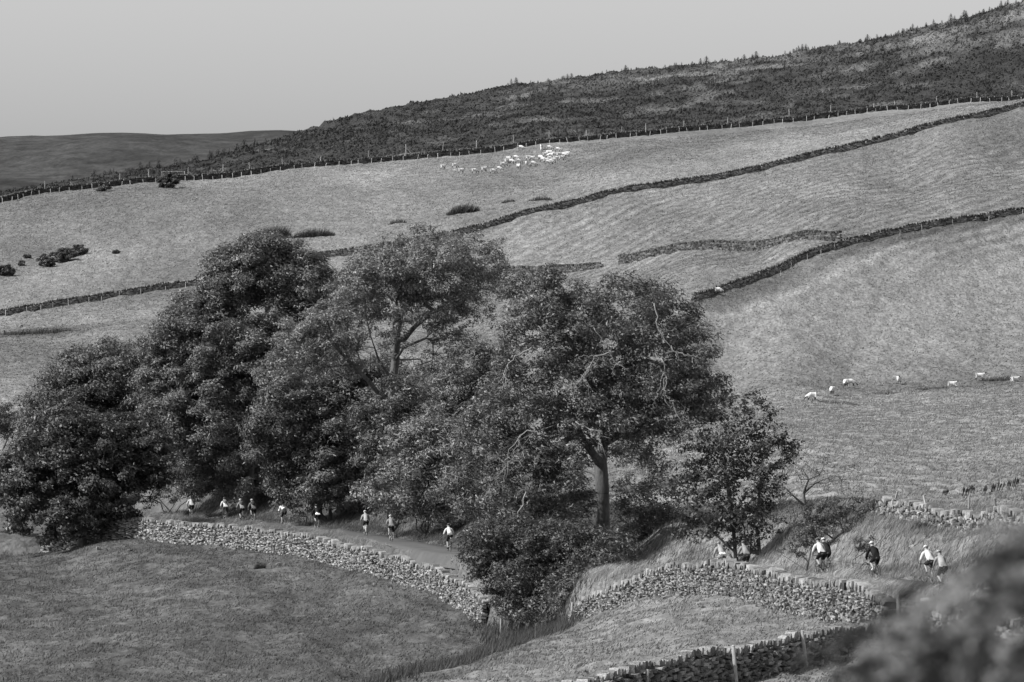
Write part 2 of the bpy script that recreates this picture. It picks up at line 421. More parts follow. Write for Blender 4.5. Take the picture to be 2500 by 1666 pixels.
band = np.exp(-((YY / np.interp(SS * F + 1250, [p[0] for p in CREST][::-1], [p[2] for p in CREST][::-1]) - 0.955) / 0.022) ** 2) * sstep(-20, 30, XX)
mt = mt + 0.075 * band * (0.6 + 0.6 * fbm(XX / 9, YY / 20, 2))
tone = tone * (1 - moorm) + moorm * mt
tone = np.clip(tone * 0.86, 0.02, 0.4)
GTONE = tone
nr, nc = Z.shape
idx = np.arange(nr * nc).reshape(nr, nc)
quads = np.stack([idx[:-1, :-1], idx[:-1, 1:], idx[1:, 1:], idx[1:, :-1]], 2).reshape(-1, 4)
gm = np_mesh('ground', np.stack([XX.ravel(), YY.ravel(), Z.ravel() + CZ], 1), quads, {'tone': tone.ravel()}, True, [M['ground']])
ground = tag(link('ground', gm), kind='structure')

def grid_lookup(x, y, G):
    x = np.asarray(x, float); y = np.asarray(y, float)
    s = x / y
    j = np.clip(np.searchsorted(ss, s) - 1, 0, nc - 2); i = np.clip(np.searchsorted(ys, y) - 1, 0, nr - 2)
    a = np.clip((s - ss[j]) / (ss[j + 1] - ss[j]), 0, 1); b = np.clip((y - ys[i]) / (ys[i + 1] - ys[i]), 0, 1)
    return (G[i, j] * (1 - a) + G[i, j + 1] * a) * (1 - b) + (G[i + 1, j] * (1 - a) + G[i + 1, j + 1] * a) * b
def gz(x, y): return grid_lookup(x, y, GZ) + CZ
def gz1(x, y): return float(gz(np.array([x]), np.array([y]))[0])
_ray_y = np.concatenate([np.arange(180, 480, 0.5), np.arange(480, 1800, 2.0)])
def at(u, v, ymin=180, ymax=1800):
    """where the sight line through a photo pixel meets the ground"""
    s = (u - 1250.0) / F; yy = _ray_y[(_ray_y >= ymin) & (_ray_y <= ymax)]
    zr = (VH - v) / F * yy + CZ; zg = gz(s * yy, yy)
    k = np.nonzero(zg >= zr)[0]
    y = yy[k[0]] if len(k) else yy[np.argmin(np.abs(zg - zr))]
    return Vector((s * y, y, gz1(s * y, y)))
def P(u, v, d): return Vector(((u - 1250.0) / F * d, d, (VH - v) / F * d + CZ))

# far moor on the skyline
fu = np.linspace(-700, 1500, 120); fyv = np.linspace(2600, 5200, 60)
FU, FY = np.meshgrid(fu, fyv)
sky_v = np.interp(FU, [-700, 0, 120, 250, 400, 520, 600, 690, 900, 1500], [365, 338, 332, 327, 328, 325, 323, 321, 330, 380])
top_z = (VH - sky_v) / F * 4200
prof = np.interp(FY, [2600, 3200, 3700, 4200, 4700, 5200], [0.35, 0.62, 0.86, 1.0, 0.95, 0.7])
FZ = top_z * prof + fbm((FU - 1250) / F * FY / 60, FY / 160, 4) * 3.0 * (1 - 0.6 * sstep(3900, 4200, FY)) + CZ
fi = np.arange(FU.size).reshape(FU.shape)
fm = np_mesh('far_hill', np.stack([((FU - 1250) / F * FY).ravel(), FY.ravel(), FZ.ravel()], 1),
             np.stack([fi[:-1, :-1], fi[:-1, 1:], fi[1:, 1:], fi[1:, :-1]], 2).reshape(-1, 4), None, True, [M['far_hill']])
tag(link('far_hill', fm), kind='structure')

# lane
lx = []
for i in range(len(LANE_XY) - 1):
    a, b = LANE_XY[i], LANE_XY[i + 1]; n = max(2, int(math.hypot(b[0] - a[0], b[1] - a[1]) / 1.0))
    for q in range(n): lx.append((a[0] + (b[0] - a[0]) * q / n, a[1] + (b[1] - a[1]) * q / n))
lx = np.array(lx)
for _ in range(4): lx[1:-1] = 0.5 * lx[1:-1] + 0.25 * (lx[:-2] + lx[2:])
tg = np.gradient(lx, axis=0); tg /= np.linalg.norm(tg, axis=1)[:, None]
nrm = np.stack([-tg[:, 1], tg[:, 0]], 1)
LV = []; offs = (-1.9, -1.45, -0.7, 0.0, 0.7, 1.45, 1.9)
zc = gz(lx[:, 0], lx[:, 1]); zc = np.convolve(np.pad(zc, 4, mode='edge'), np.ones(9) / 9, 'valid') + 0.075
for o in offs:
    q = lx + nrm * o
    LV.append(np.stack([q[:, 0], q[:, 1], zc + 0.03 * (1 - abs(o) / 1.45) - (0.7 if abs(o) > 1.5 else 0)], 1))
LV = np.stack(LV, 1); n_l = len(lx)
li = np.arange(n_l * 7).reshape(n_l, 7)
tag(link('lane', np_mesh('lane', LV.reshape(-1, 3), np.stack([li[:-1, :-1], li[:-1, 1:], li[1:, 1:], li[1:, :-1]], 2).reshape(-1, 4), None, True, [M['tarmac']])), kind='structure')
LANE_Y = lx[::-1, 1] if lx[0, 1] > lx[-1, 1] else lx[:, 1]
def lane_at(u, off=0.0):
    s = (u - 1250.0) / F
    q_ = lx + nrm * off
    k = int(np.argmin(np.abs(q_[:, 0] / q_[:, 1] - s)))
    p = lx[k] + nrm[k] * off
    return Vector((p[0], p[1], zc[k] + 0.02)), Vector((tg[k][0], tg[k][1], 0))

# ------------------------------------------------------------------ stone walls
def rock_template(rs, boxy=0.75):
    g = [-1, 0, 1]; V = []; ix = {}
    for a in g:
        for b in g:
            for c in g:
                if (a, b, c) == (0, 0, 0): continue
                p = np.array([a, b, c], float); q = p / np.linalg.norm(p) * 1.15
                p = p * boxy + q * (1 - boxy) + rs.uniform(-0.16, 0.16, 3)
                ix[(a, b, c)] = len(V); V.append(p * 0.5)
    Fs = []
    for ax in range(3):
        for sg in (-1, 1):
            o = [q for q in range(3) if q != ax]
            for i in (-1, 0):
                for j in (-1, 0):
                    def key(a, b):
                        k = [0, 0, 0]; k[ax] = sg; k[o[0]] = a; k[o[1]] = b; return ix[tuple(k)]
                    f = [key(i, j), key(i + 1, j), key(i + 1, j + 1), key(i, j + 1)]
                    flip = (sg < 0) != (ax == 1)
                    Fs.append(f[::-1] if flip else f)
    return np.array(V), np.array(Fs)
ROCK = [rock_template(np.random.RandomState(100 + i)) for i in range(8)]
M['stone_dark'] = gmat('near_wall_stone', 0.17, 0.9, objrand=0.6, noise=[(3, 0.4, 4), (14, 0.35, 3)], bump=(5, 0.6, 0.05), spec=0.2)  # separate stone grey for the single stones of the foreground wall
ROCK_DK = [np_mesh('stone', v, f, None, False, [M['stone_dark']]) for v, f in ROCK]
ROCK_ME = [np_mesh('stone', v, f, None, False, [M['stone_piece']]) for v, f in ROCK]
def box_template(rs):
    V = np.array([(x, y, z) for z in (-.5, .5) for x, y in ((-.5, -.5), (.5, -.5), (.5, .5), (-.5, .5))]) + rs.uniform(-.12, .12, (8, 3))
    return V, np.array([(3, 2, 1, 0), (4, 5, 6, 7), (0, 1, 5, 4), (1, 2, 6, 5), (2, 3, 7, 6), (3, 0, 4, 7)])
BOXT = [box_template(np.random.RandomState(200 + i)) for i in range(10)]

def resample(pts, step):
    pts = np.array(pts, float); seg = np.linalg.norm(np.diff(pts, axis=0), axis=1); L = np.concatenate([[0], np.cumsum(seg)])
    n = max(3, int(L[-1] / step) + 1); q = np.linspace(0, L[-1], n)
    out = np.stack([np.interp(q, L, pts[:, 0]), np.interp(q, L, pts[:, 1])], 1)
    for _ in range(2): out[1:-1] = 0.5 * out[1:-1] + 0.25 * (out[:-2] + out[2:])
    return out
def stone_wall(name, label, pts, height, side, pieces=False, face_len=(0.30, 0.62), course=(0.11, 0.21), tones=(0.10, 0.42), fine=True, coping=(0.16, 0.34), cope_h=(0.22, 0.34), n_face_pieces=0, hjit=0.08, group=None, cope_tones=(0.12, 0.36), ends=None, dark=False, lean_m=0.42):
    """dry stone wall: dark core, coursed face stones (towards the `side` of the path), leaning cope stones"""
    rs = np.random.RandomState(abs(hash(label)) % 99999 if False else sum(map(ord, label)))
    pl = resample(pts, 0.5 if fine else 1.5)
    t = np.gradient(pl, axis=0); t /= np.linalg.norm(t, axis=1)[:, None]
    nn = np.stack([-t[:, 1], t[:, 0]], 1) * side
    seg = np.linalg.norm(np.diff(pl, axis=0), axis=1); L = np.concatenate([[0], np.cumsum(seg)])
    zb = np.minimum(gz(pl[:, 0] + nn[:, 0] * 0.75, pl[:, 1] + nn[:, 1] * 0.75), gz(pl[:, 0] + nn[:, 0] * 0.4, pl[:, 1] + nn[:, 1] * 0.4))
    H = height + hjit * fbm(L / 3.0, L * 0 + 3.7, 3)
    if ends is not None: H = H * np.interp(L / L[-1], ends[0], ends[1])
    zt = zb + H
    if not fine: zb = np.convolve(np.pad(zb, 4, mode='edge'), np.ones(9) / 9, 'valid'); zt = zb + H
    zt = 0.5 * zt + 0.5 * np.convolve(np.pad(zt, 2, mode='edge'), np.ones(5) / 5, 'valid')
    root = tag(link(name, None, loc=(pl[0, 0], pl[0, 1], zb[0])), label, 'stone wall', group)
    org = np.array([pl[0, 0], pl[0, 1], zb[0]])
    # core
    bw_, tw = 0.30, 0.19
    V = []
    for i in range(len(pl)):
        zt_ = zt[i] - 0.05 - (H[i] * 0.75 if i in (0, len(pl) - 1) else 0)
        for (o, z) in ((bw_, zb[i] - 0.5), (tw, zt_), (-tw, zt_), (-bw_, zb[i] - 0.5)):
            V.append((pl[i, 0] + nn[i, 0] * o, pl[i, 1] + nn[i, 1] * o, z))
    V = np.array(V) - org; Fq = []
    tr = 2 if fine else 0
    for i in range(tr, len(pl) - 1 - tr):
        a, b = i * 4, i * 4 + 4
        Fq += [(a, b, b + 1, a + 1), (a + 1, b + 1, b + 2, a + 2), (a + 2, b + 2, b + 3, a + 3)]
    e = (len(pl) - 1) * 4
    a = tr * 4; e -= tr * 4
    Fq += [(a, a + 1, a + 2, a + 3), (e + 3, e + 2, e + 1, e)]
    link('core', np_mesh('core', V, Fq, None, False, [M['core']]), root)
    # stones: position along wall, height, size
    def frame(l):
        x = np.interp(l, L, pl[:, 0]); y = np.interp(l, L, pl[:, 1]); i = min(len(pl) - 1, int(np.searchsorted(L, l)))
        return x, y, t[i], nn[i]
    recs = []   # (pos, axes(3x3 columns), size, tone)
    z0 = -0.12
    hmax = H.max()
    while z0 < hmax - 0.05:
        ch = rs.uniform(*course); l = rs.uniform(0, 0.3)
        while l < L[-1]:
            ln = rs.uniform(*face_len)
            lc = min(l + ln / 2, L[-1]); x, y, tt, nv = frame(lc)
            hb = np.interp(lc, L, zb); ht = np.interp(lc, L, zt)
            zc_ = hb + z0 + ch / 2 + rs.uniform(-0.03, 0.03)
            if zc_ < ht - 0.02:
                fr = (zc_ - hb) / max(0.3, ht - hb); off = bw_ * (1 - fr) + tw * fr
                dp = rs.uniform(0.2, 0.36); pr = rs.uniform(-0.05, 0.10)
                ang = rs.normal(0, 0.12); tl = rs.normal(0, 0.16)
                ca, sa = math.cos(ang), math.sin(ang)
                ex = np.array([tt[0] * ca, tt[1] * ca, sa]); ey = np.array([nv[0], nv[1], tl]); ey /= np.linalg.norm(ey)
                ez = np.cross(ex, ey); ez = ez if ez[2] > 0 else -ez
                tn = rs.uniform(*tones) if rs.rand() > 0.12 else rs.uniform(tones[1], tones[1] * 1.35)
                recs.append((np.array([x + nv[0] * (off + pr - dp / 2 + 0.06), y + nv[1] * (off + pr - dp / 2 + 0.06), zc_]), (ex, ey, ez), (ln * rs.uniform(0.8, 1.0), dp, ch * rs.uniform(0.7, 1.02)), tn))
            l += ln
        z0 += ch * 0.97
    n_face = len(recs)
    l = 0.05
    while l < L[-1]:
        w = rs.uniform(*coping); lc = min(l + w / 2, L[-1]); x, y, tt, nv = frame(lc); ht = np.interp(lc, L, zt)
        lean = rs.normal(lean_m, 0.3); hh = rs.uniform(*cope_h)
        if rs.rand() < 0.06: l += w; continue
        ca, sa = math.cos(lean), math.sin(lean)
        ex = np.array([tt[0] * ca, tt[1] * ca, -sa]); ez = np.array([tt[0] * sa, tt[1] * sa, ca])
        yaw = rs.normal(0, 0.2); ey = np.array([nv[0] + tt[0] * yaw, nv[1] + tt[1] * yaw, 0]); ey /= np.linalg.norm(ey)
        recs.append((np.array([x, y, ht + hh * 0.36]), (ex, ey, ez), (w * 0.95, rs.uniform(0.42, 0.62) * (0.72 if dark else 1), hh), rs.uniform(*cope_tones)))
        l += w * rs.uniform(1.0, 1.5)
    parts = []
    if pieces:
        cop = list(range(n_face, len(recs)))
        fc = sorted(range(n_face), key=lambda i: -recs[i][2][0] * recs[i][2][2])[:n_face_pieces]
        parts = (fc + cop)[:300]
        ps = set(parts)
        for i in parts:
            p, ax, sz, tn = recs[i]
            o = bpy.data.objects.new('cope_stone' if i >= n_face else 'stone', (ROCK_DK if dark else ROCK_ME)[i % 8])
            COL.objects.link(o); o.parent = root
            Mx = Matrix(((ax[0][0] * sz[0], ax[1][0] * sz[1], ax[2][0] * sz[2], p[0] - org[0]), (ax[0][1] * sz[0], ax[1][1] * sz[1], ax[2][1] * sz[2], p[1] - org[1]), (ax[0][2] * sz[0], ax[1][2] * sz[1], ax[2][2] * sz[2], p[2] - org[2]), (0, 0, 0, 1)))
            o.matrix_local = Mx
        recs = [r for i, r in enumerate(recs) if i not in ps]
    if recs:
        VV = []; FF = []; TT = []; b = 0
        TPL = BOXT
        for i, (p, ax, sz, tn) in enumerate(recs):
            v, f = TPL[i % len(TPL)]
            w = (v[:, :1] * sz[0]) * ax[0] + (v[:, 1:2] * sz[1]) * ax[1] + (v[:, 2:] * sz[2]) * ax[2] + (p - org)
            VV.append(w); FF.append(f + b); TT.append(np.full(len(v), tn)); b += len(v)
        tag(link('stonework', np_mesh('stonework', np.concatenate(VV), np.concatenate(FF), {'tone': np.concatenate(TT)}, False, [M['stone']]), root), kind='stuff')
    return pl, zb, zt, nn

wa = stone_wall('dry_stone_wall', 'long sunlit dry stone wall between the dark grazed field and the lane', wxy(WALL_A), 1.36, -1, True, face_len=(0.16, 0.5), course=(0.055, 0.115), tones=(0.03, 0.30), cope_tones=(0.06, 0.26), coping=(0.2, 0.4), cope_h=(0.2, 0.36), hjit=0.12)
wb = stone_wall('dry_stone_wall', 'humped dry stone wall below the two half-hidden riders, right of the gully', wxy(WALL_B), 1.42, -1, True, face_len=(0.15, 0.45), course=(0.055, 0.115), tones=(0.03, 0.25), hjit=0.12, cope_h=(0.24, 0.42), n_face_pieces=60, coping=(0.2, 0.42), ends=([0, 0.06, 0.3, 0.96, 1], [0.55, 0.8, 1, 1, 0.7]))
wb2 = stone_wall('dry_stone_wall', 'short stretch of dry stone wall behind the blurred bush', wxy(WALL_B2), 1.15, -1, True, tones=(0.08, 0.36), coping=(0.2, 0.42))
wc = stone_wall('dry_stone_wall', 'dark dry stone wall with upright cope stones in the bottom right foreground', wxy(WALL_C), 1.02, -1, True, face_len=(0.25, 0.75), course=(0.06, 0.15), tones=(0.06, 0.34), n_face_pieces=165, coping=(0.16, 0.32), cope_h=(0.22, 0.36), cope_tones=(0.08, 0.24), dark=True, lean_m=0.35)
wd = stone_wall('dry_stone_wall', 'tumbledown dry stone wall on the bank above the nearest riders', wxy(WALL_D), 0.85, -1, True, tones=(0.06, 0.26), n_face_pieces=120, coping=(0.25, 0.5), hjit=0.16)
HG = 'far field walls on the hillside'
far_walls = []
for pts, lb, h in ((HILL_1, 'longest far stone wall climbing diagonally across the hill to the right edge', 1.0), (HILL_2A, 'far stone wall with fence posts at the left edge of the hillside', 0.9), (HILL_2B, 'far stone wall left of the small hill gate', 1.05),
                   (HILL_2C, 'far stone wall right of the small hill gate, ending at another wall', 1.35), (HILL_3, 'far stone wall rising right from behind the big tree with a pale path below it', 0.9),
                   (MOOR, 'dark far stone wall along the edge of the moor behind the fence', 0.95)):
    far_walls.append(stone_wall('field_wall', lb, wxy(pts), h, -1, False, face_len=(0.5, 1.1), course=(0.2, 0.34), tones=(0.025, 0.12) if pts in (HILL_2B, HILL_2C) else (0.02, 0.08) if pts is MOOR else (0.08, 0.36), fine=False, coping=(0.3, 0.6), cope_h=(0.25, 0.4), cope_tones=(0.02, 0.10) if pts in (HILL_2B, HILL_2C) else (0.02, 0.1) if pts is MOOR else (0.05, 0.18), hjit=0.22, group=HG))

# ------------------------------------------------------------------ posts, fences and gates
def post_mesh(name, h, r, mat):
    m = MB(); m.tube([(0, 0, -0.35), (0, 0, h * 0.6), (0.01, 0.005, h)], [r, r * 0.97, r * 0.9], 6)
    m.tube([(0, 0, h * 0.995), (0.004, 0, h * 1.01)], [r * 0.9, r * 0.5], 6)
    return m.mesh(name, [mat])
POST_A = post_mesh('post', 1.25, 0.065, M['pale_post'])
POST_B = post_mesh('post', 2.0, 0.075, M['post'])
POST_C = post_mesh('post', 1.35, 0.06, M['post'])
def fence(name, label, pts, spacing, me, lean=0.05, height=1.2, wires=2, jit=0.2, group=None, struts=0.0, sc=1.0):
    rs = np.random.RandomState(sum(map(ord, label)))
    pl = resample(pts, spacing)
    z = gz(pl[:, 0], pl[:, 1])
    root = tag(link(name, None, loc=(pl[0, 0], pl[0, 1], z[0])), label, 'fence', group)
    for i in range(len(pl)):
        x = pl[i, 0] + rs.uniform(-jit, jit) * spacing; y = pl[i, 1] + rs.uniform(-0.2, 0.2)
        o = link('post', me, root, (x - pl[0, 0], y - pl[0, 1], gz1(x, y) - z[0]))
        o.rotation_euler = (rs.normal(0, lean), rs.normal(0, lean), rs.uniform(0, 3)); k = rs.uniform(0.85, 1.15) * sc; o.scale = (sc, sc, k)
        if struts and rs.rand() < struts:
            s = link('strut', me, root, (x - pl[0, 0] + 1.1, y - pl[0, 1], gz1(x, y) - z[0])); s.rotation_euler = (0, -0.65, 0); s.scale = (0.55, 0.55, 0.8)
    for wq in range(wires):
        m = MB(); hh = height * (wq + 1) / (wires + 0.3)
        m.tube([(pl[i, 0] - pl[0, 0], pl[i, 1] - pl[0, 1], z[i] - z[0] + hh) for i in range(len(pl))], 0.004, 3, cap=False)
        link('wire', m.mesh('wire', [M['metal']]), root)
    return root
def shift(l, dd): return [((u - 1250.0) / F * (d + dd), d + dd) for (u, v, d) in l]
fence('stock_fence', 'low pale post fence along the top of the sheep pasture below the moor', shift(MOOR, -5), 2.6, POST_A, 0.10, 1.1, sc=0.85)
fence('deer_fence', 'tall thin post fence standing on the dark moor behind the boundary wall', shift(MOOR[2:], 16), 9.0, POST_B, 0.03, 1.9, 3, struts=0.45)
fence('post_fence', 'row of pale posts in front of the far wall at the left edge', shift(HILL_2A[:6], -2.2), 5.0, POST_A, 0.06, 1.1, 1, sc=0.7)
fence('post_fence', 'row of posts in front of the far wall rising to the right edge', shift(HILL_3[2:], -2.5), 7.5, POST_C, 0.05, 1.1, 1, sc=0.7)
fence('post_fence', 'leaning wooden posts just behind the tumbledown wall on the bank', [(x + 0.3, y + 1.6) for x, y in wxy(WALL_D[:5])], 6.2, POST_C, 0.16, 1.1, 1)
def single_post(u, v, d, h, label, lean=(0, 0), r=1.0, cat='post'):
    x, y = (u - 1250.0) / F * d, d
    o = tag(link('fence_post', POST_C, None, (x, y, gz1(x, y))), label, cat)
    o.scale = (r, r, h / 1.35); o.rotation_euler = (lean[0], lean[1], 0.3)
single_post(1969, 1632, 209.2, 1.32, 'leaning wooden post against the dark foreground wall, right one of two', (0.02, -0.14), 1.15)
single_post(1798, 1668, 199.8, 1.35, 'leaning wooden post against the dark foreground wall, left one of two', (0.02, -0.10), 1.15)
single_post(1578, 1700, 192, 1.0, 'short wooden post at the bottom edge beside the dark foreground wall', (0, 0.05), 0.9)
single_post(2192, 1560, 227.6, 1.5, 'tall hanging post of the metal gate by the blurred bush', (0, 0.02), 1.3)
single_post(1394, 1528, 299, 1.1, 'small post at the gully end of the humped wall', (0, 0.06), 1.0)
single_post(1222, 1540, 316, 1.2, 'small post at the gully end of the sunlit wall', (0, 0.03), 0.9)
single_post(1805, 1318, 303, 1.1, 'pale broken post leaning under the small tree on the right', (0.1, -0.55), 1.1)

def gate(label, p, ang, w, h, mat, bars=5, name='field_gate', diag=True):
    root = tag(link(name, None, None, p, ang), label, 'gate')
    for i in range(bars):
        m = MB(); zz = 0.18 + (h - 0.2) * i / (bars - 1); m.tube([(0, 0, zz), (w, 0, zz)], 0.028, 6); link('bar', m.mesh('bar', [mat]), root)
    for x in (0, w):
        m = MB(); m.tube([(x, 0, 0.12), (x, 0, h + 0.06)], 0.034, 6); link('stile', m.mesh('stile', [mat]), root)
    if diag:
        for a, b in ((0.02, 0.5), (0.98, 0.5)):
            m = MB(); m.tube([(w * a, 0.03, 0.2), (w * b, 0.03, h)], 0.022, 6); link('brace', m.mesh('brace', [mat]), root)
    return root
p = at(1469, 656, 900); gate('small pale gate in the far wall on the hillside', (p.x, p.y, p.z), 0.0, 3.0, 1.15, M['pale_post'])
p = P(395, 428, 1243); p = Vector((p.x, 1243, gz1(p.x, 1243))); gate('wide pale gate on the moor edge at the left', p, 0.0, 5.0, 1.3, M['pale_post'], 3, diag=False)
x_, y_ = (2198 - 1250) / F * 227.4, 227.4
gate('galvanised metal gate half hidden by the blurred bush', (x_, y_, gz1(x_, y_) + 0.1), -0.9, 1.7, 1.15, M['metal'])

# ------------------------------------------------------------------ foliage machinery
def unit(v): return v / np.maximum(np.linalg.norm(v, axis=-1, keepdims=True), 1e-9)
def leaf_arrays(C, Nrm, Ax, ln, wd, tone):
    """one pointed leaf per centre"""
    A = unit(Ax - (Ax * Nrm).sum(1, keepdims=True) * Nrm); B = np.cross(Nrm, A)
    n = len(C); ln = ln[:, None]; wd = wd[:, None]
    V = np.empty((n, 3, 3), np.float32)
    V[:, 0] = C - A * ln * 0.5 + B * wd * 0.5
    V[:, 1] = C - A * ln * 0.32 - B * wd * 0.5
    V[:, 2] = C + A * ln * 0.55 - Nrm * ln * 0.10
    return V.reshape(-1, 3), np.arange(n * 3).reshape(-1, 3), np.repeat(tone, 3)
def tubes(P0, P1, R0, R1, sides=5):
    T = unit(P1 - P0); ref = np.where(np.abs(T[:, 2:3]) < 0.9, np.array([[0, 0, 1.0]]), np.array([[1.0, 0, 0]]))
    A = unit(np.cross(T, ref)); B = np.cross(T, A); n = len(P0)
    th = np.arange(sides) * 2 * math.pi / sides
    ring = A[:, None] * np.cos(th)[None, :, None] + B[:, None] * np.sin(th)[None, :, None]
    V = np.concatenate([P0[:, None] + ring * R0[:, None, None], P1[:, None] + ring * R1[:, None, None]], 1)
    b = (np.arange(n) * 2 * sides)[:, None, None]; kk = np.arange(sides)
    q = np.stack([kk, (kk + 1) % sides, (kk + 1) % sides + sides, kk + sides], 1)[None]
    return V.reshape(-1, 3), (q + b).reshape(-1, 4)

def grow(seeds, attractors, rs, step=0.7, sag=0.05, tip=0.012, expo=2.35):
    """branch skeleton: seed polylines, then every foliage clump reaches the nearest wood"""
    Pn = []; par = []
    for pl in seeds:
        start = pl[0]; prev = -1
        if len(Pn):
            dd = np.linalg.norm(np.array(Pn) - np.array(start), axis=1); prev = int(np.argmin(dd))
        first = True
        for i in range(len(pl)):
            if i == 0:
                if prev < 0: Pn.append(np.array(pl[0], float)); par.append(-1); prev = 0
                continue
            a, b = np.array(pl[i - 1], float), np.array(pl[i], float); n = max(1, int(np.linalg.norm(b - a) / step))
            for q in range(1, n + 1):
                Pn.append(a + (b - a) * q / n + rs.normal(0, 0.015, 3)); par.append(prev); prev = len(Pn) - 1
    nseed = len(Pn)
    att = np.array(attractors); base = np.array(Pn[:nseed])
    d0 = np.min(np.linalg.norm(att[:, None] - base[None], axis=2), axis=1)
    arr = np.zeros((len(att) * 14 + nseed + 10, 3)); arr[:nseed] = base; n = nseed
    for ai in np.argsort(d0):
        a = att[ai]
        dv = a - arr[:n]; dd = np.linalg.norm(dv, axis=1) + 0.5 * np.maximum(0, -dv[:, 2])
        j = int(np.argmin(dd)); L = np.linalg.norm(a - arr[j])
        if L < 0.1: continue
        q = max(1, min(12, int(L / step))); b = arr[j].copy(); prev = j
        side = rs.normal(0, 0.09 * L, 3)
        for i in range(1, q + 1):
            f = i / q
            arr[n] = b + (a - b) * f + side * math.sin(math.pi * f) + np.array([0, 0, sag * L * math.sin(math.pi * f)])
            par.append(prev); prev = n; n += 1
            if n >= len(arr) - 2: break
        if n >= len(arr) - 2: break
    pts = arr[:n]; par = np.array(par[:n])
    rad = np.zeros(n); ch = np.zeros(n, int)
    acc = np.zeros(n)
    for i in range(n - 1, -1, -1):
        r = acc[i] ** (1 / expo) if acc[i] > 0 else tip
        rad[i] = max(r, tip)
        if par[i] >= 0: acc[par[i]] += rad[i] ** expo
    return pts, par, rad, nseed

def make_tree(name, label, d, base, lobes, limbs=(), dens=8.5, per=112, leaf=(0.20, 0.35, 0.085, 0.145), tone=0.055, tvar=0.55, trunk_r=0.4, wind=0.7, cl=(0.45, 0.85), group=None, cat='tree', sparse=1.0, back=True, dead=(), seed=1, multi=0, crownname='crown', depth=1.0, tip=0.012, upbias=0.45, gloss='leaf'):
    rs = np.random.RandomState(seed)
    bx = np.array(base if len(base) == 3 and not isinstance(base, Vector) else tuple(base), float)
    LO = []
    us = np.array([l[0] for l in lobes]); cu = us.mean(); cw = max(60, (us.max() - us.min()) / 2)
    for l in lobes:
        u, v, rp = l[:3]; Rm = rp * (1.1 if cat == 'tree' else 1.05) / F * d
        rho = min(1, abs(u - cu) / (cw * 1.15)); half = cw / F * d * 0.75 * math.sqrt(1 - rho * rho) * depth
        do = l[3] if len(l) > 3 and l[3] is not None else -half * rs.uniform(0.35, 1.0)
        dn = l[4] if len(l) > 4 else 1.0
        LO.append((np.array(P(u, v, d + do)), Rm, dn))
        if back and half > 1.2:
            LO.append((np.array(P(u, v, d + half * rs.uniform(0.3, 0.9))), Rm * 0.85, dn * 0.45))
    cen = []; crad = []; out = []
    for c, Rm, dn in LO:
        n = max(3, int(dens * dn * Rm * Rm * sparse + 0.5))
        dirs = unit(rs.normal(0, 1, (n, 3))); dirs[:, 2] = np.where(rs.rand(n) < 0.35, np.abs(dirs[:, 2]), dirs[:, 2])
        rr = Rm * (0.35 + 0.78 * np.sqrt(rs.rand(n)))
        q = c + dirs * rr[:, None]
        cen.append(q); crad.append(rs.uniform(cl[0], cl[1], n) * min(1.0, 0.55 + Rm / 5)); out.append(dirs)
    cen = np.concatenate(cen); crad = np.concatenate(crad); out = np.concatenate(out)
    gl = gz(cen[:, 0], cen[:, 1]); cen[:, 2] = np.maximum(cen[:, 2], gl + 0.25)
    # wood
    seeds = [[np.array(p, float) for p in pl] for pl in limbs]
    if not seeds:
        mid = np.average([c for c, _, _ in LO], axis=0, weights=[r * r for _, r, _ in LO])
        k = max(1, multi)
        for i in range(k):
            o = rs.normal(0, 0.35 if k > 1 else 0, 3); o[2] = 0
            tgt = mid + (rs.normal(0, 1.2, 3) if k > 1 else 0)
            seeds.append([bx + o, bx + o + (tgt - bx) * 0.35 + rs.normal(0, 0.3, 3), tgt])
    pts, par, rad, ns = grow(seeds, cen, rs, tip=tip)
    kk = par >= 0; i1 = np.nonzero(kk)[0]; i0 = par[i1]
    r0 = rad[i0]; r1 = rad[i1]
    sc = trunk_r / max(rad.max(), 1e-6)
    f = np.clip(sc, 0.3, 3.0)
    g = lambda r: np.where(r > 0.03, 0.03 + (r - 0.03) * max(0.2, (trunk_r - 0.03) / max(0.01, rad.max() - 0.03)), r)
    r0 = np.minimum(g(r0), g(r1) * 1.5 + 0.02); r1 = g(r1)
    root = tag(link(name, None, None, tuple(bx)), label, cat, group)
    thick = r1 > 0.055
    for nm, sel, sd_ in (('trunk', thick, 8), ('branch', ~thick, 4)):
        if sel.any():
            V, Fq = tubes(pts[i0][sel], pts[i1][sel], r0[sel], r1[sel], sd_)
            o = link(nm, np_mesh(nm, V - bx, Fq, None, True, [M['bark']]), root)
            if nm == 'branch': tag(o, kind='stuff')
    # leaves
    m = np.maximum(8, (1.4 * per * (crad / 0.65) ** 2 * rs.uniform(0.6, 1.3, len(crad)))).astype(int)
    ci = np.repeat(np.arange(len(cen)), m); N = len(ci)
    off = rs.normal(0, 1, (N, 3)); off *= (np.clip(rs.rand(N), 0.05, 1) ** 0.4 / np.maximum(np.linalg.norm(off, axis=1), 1e-6))[:, None]
    off *= np.array([1.3, 1.0, 0.72]) * (1 + 0.7 * (rs.rand(N) < 0.18) * rs.rand(N))[:, None]
    C = cen[ci] + off * crad[ci][:, None]
    C[:, 0] += 0.25 * wind * np.maximum(0, off[:, 2]) * crad[ci]; C[:, 2] += 0.22 * wind * off[:, 0] * crad[ci]
    Nr = unit(out[ci] * 0.35 + off * 0.55 + np.array([-0.10 * wind, 0, upbias]) + rs.normal(0, 0.45, (N, 3)))
    Ax = off * 0.5 + np.array([wind, 0, -0.25]) + rs.normal(0, 0.5, (N, 3))
    tn = tone * (1 + tvar * rs.uniform(-1, 1, N)) * (1 + 0.25 * rs.uniform(-1, 1, len(cen)))[ci]
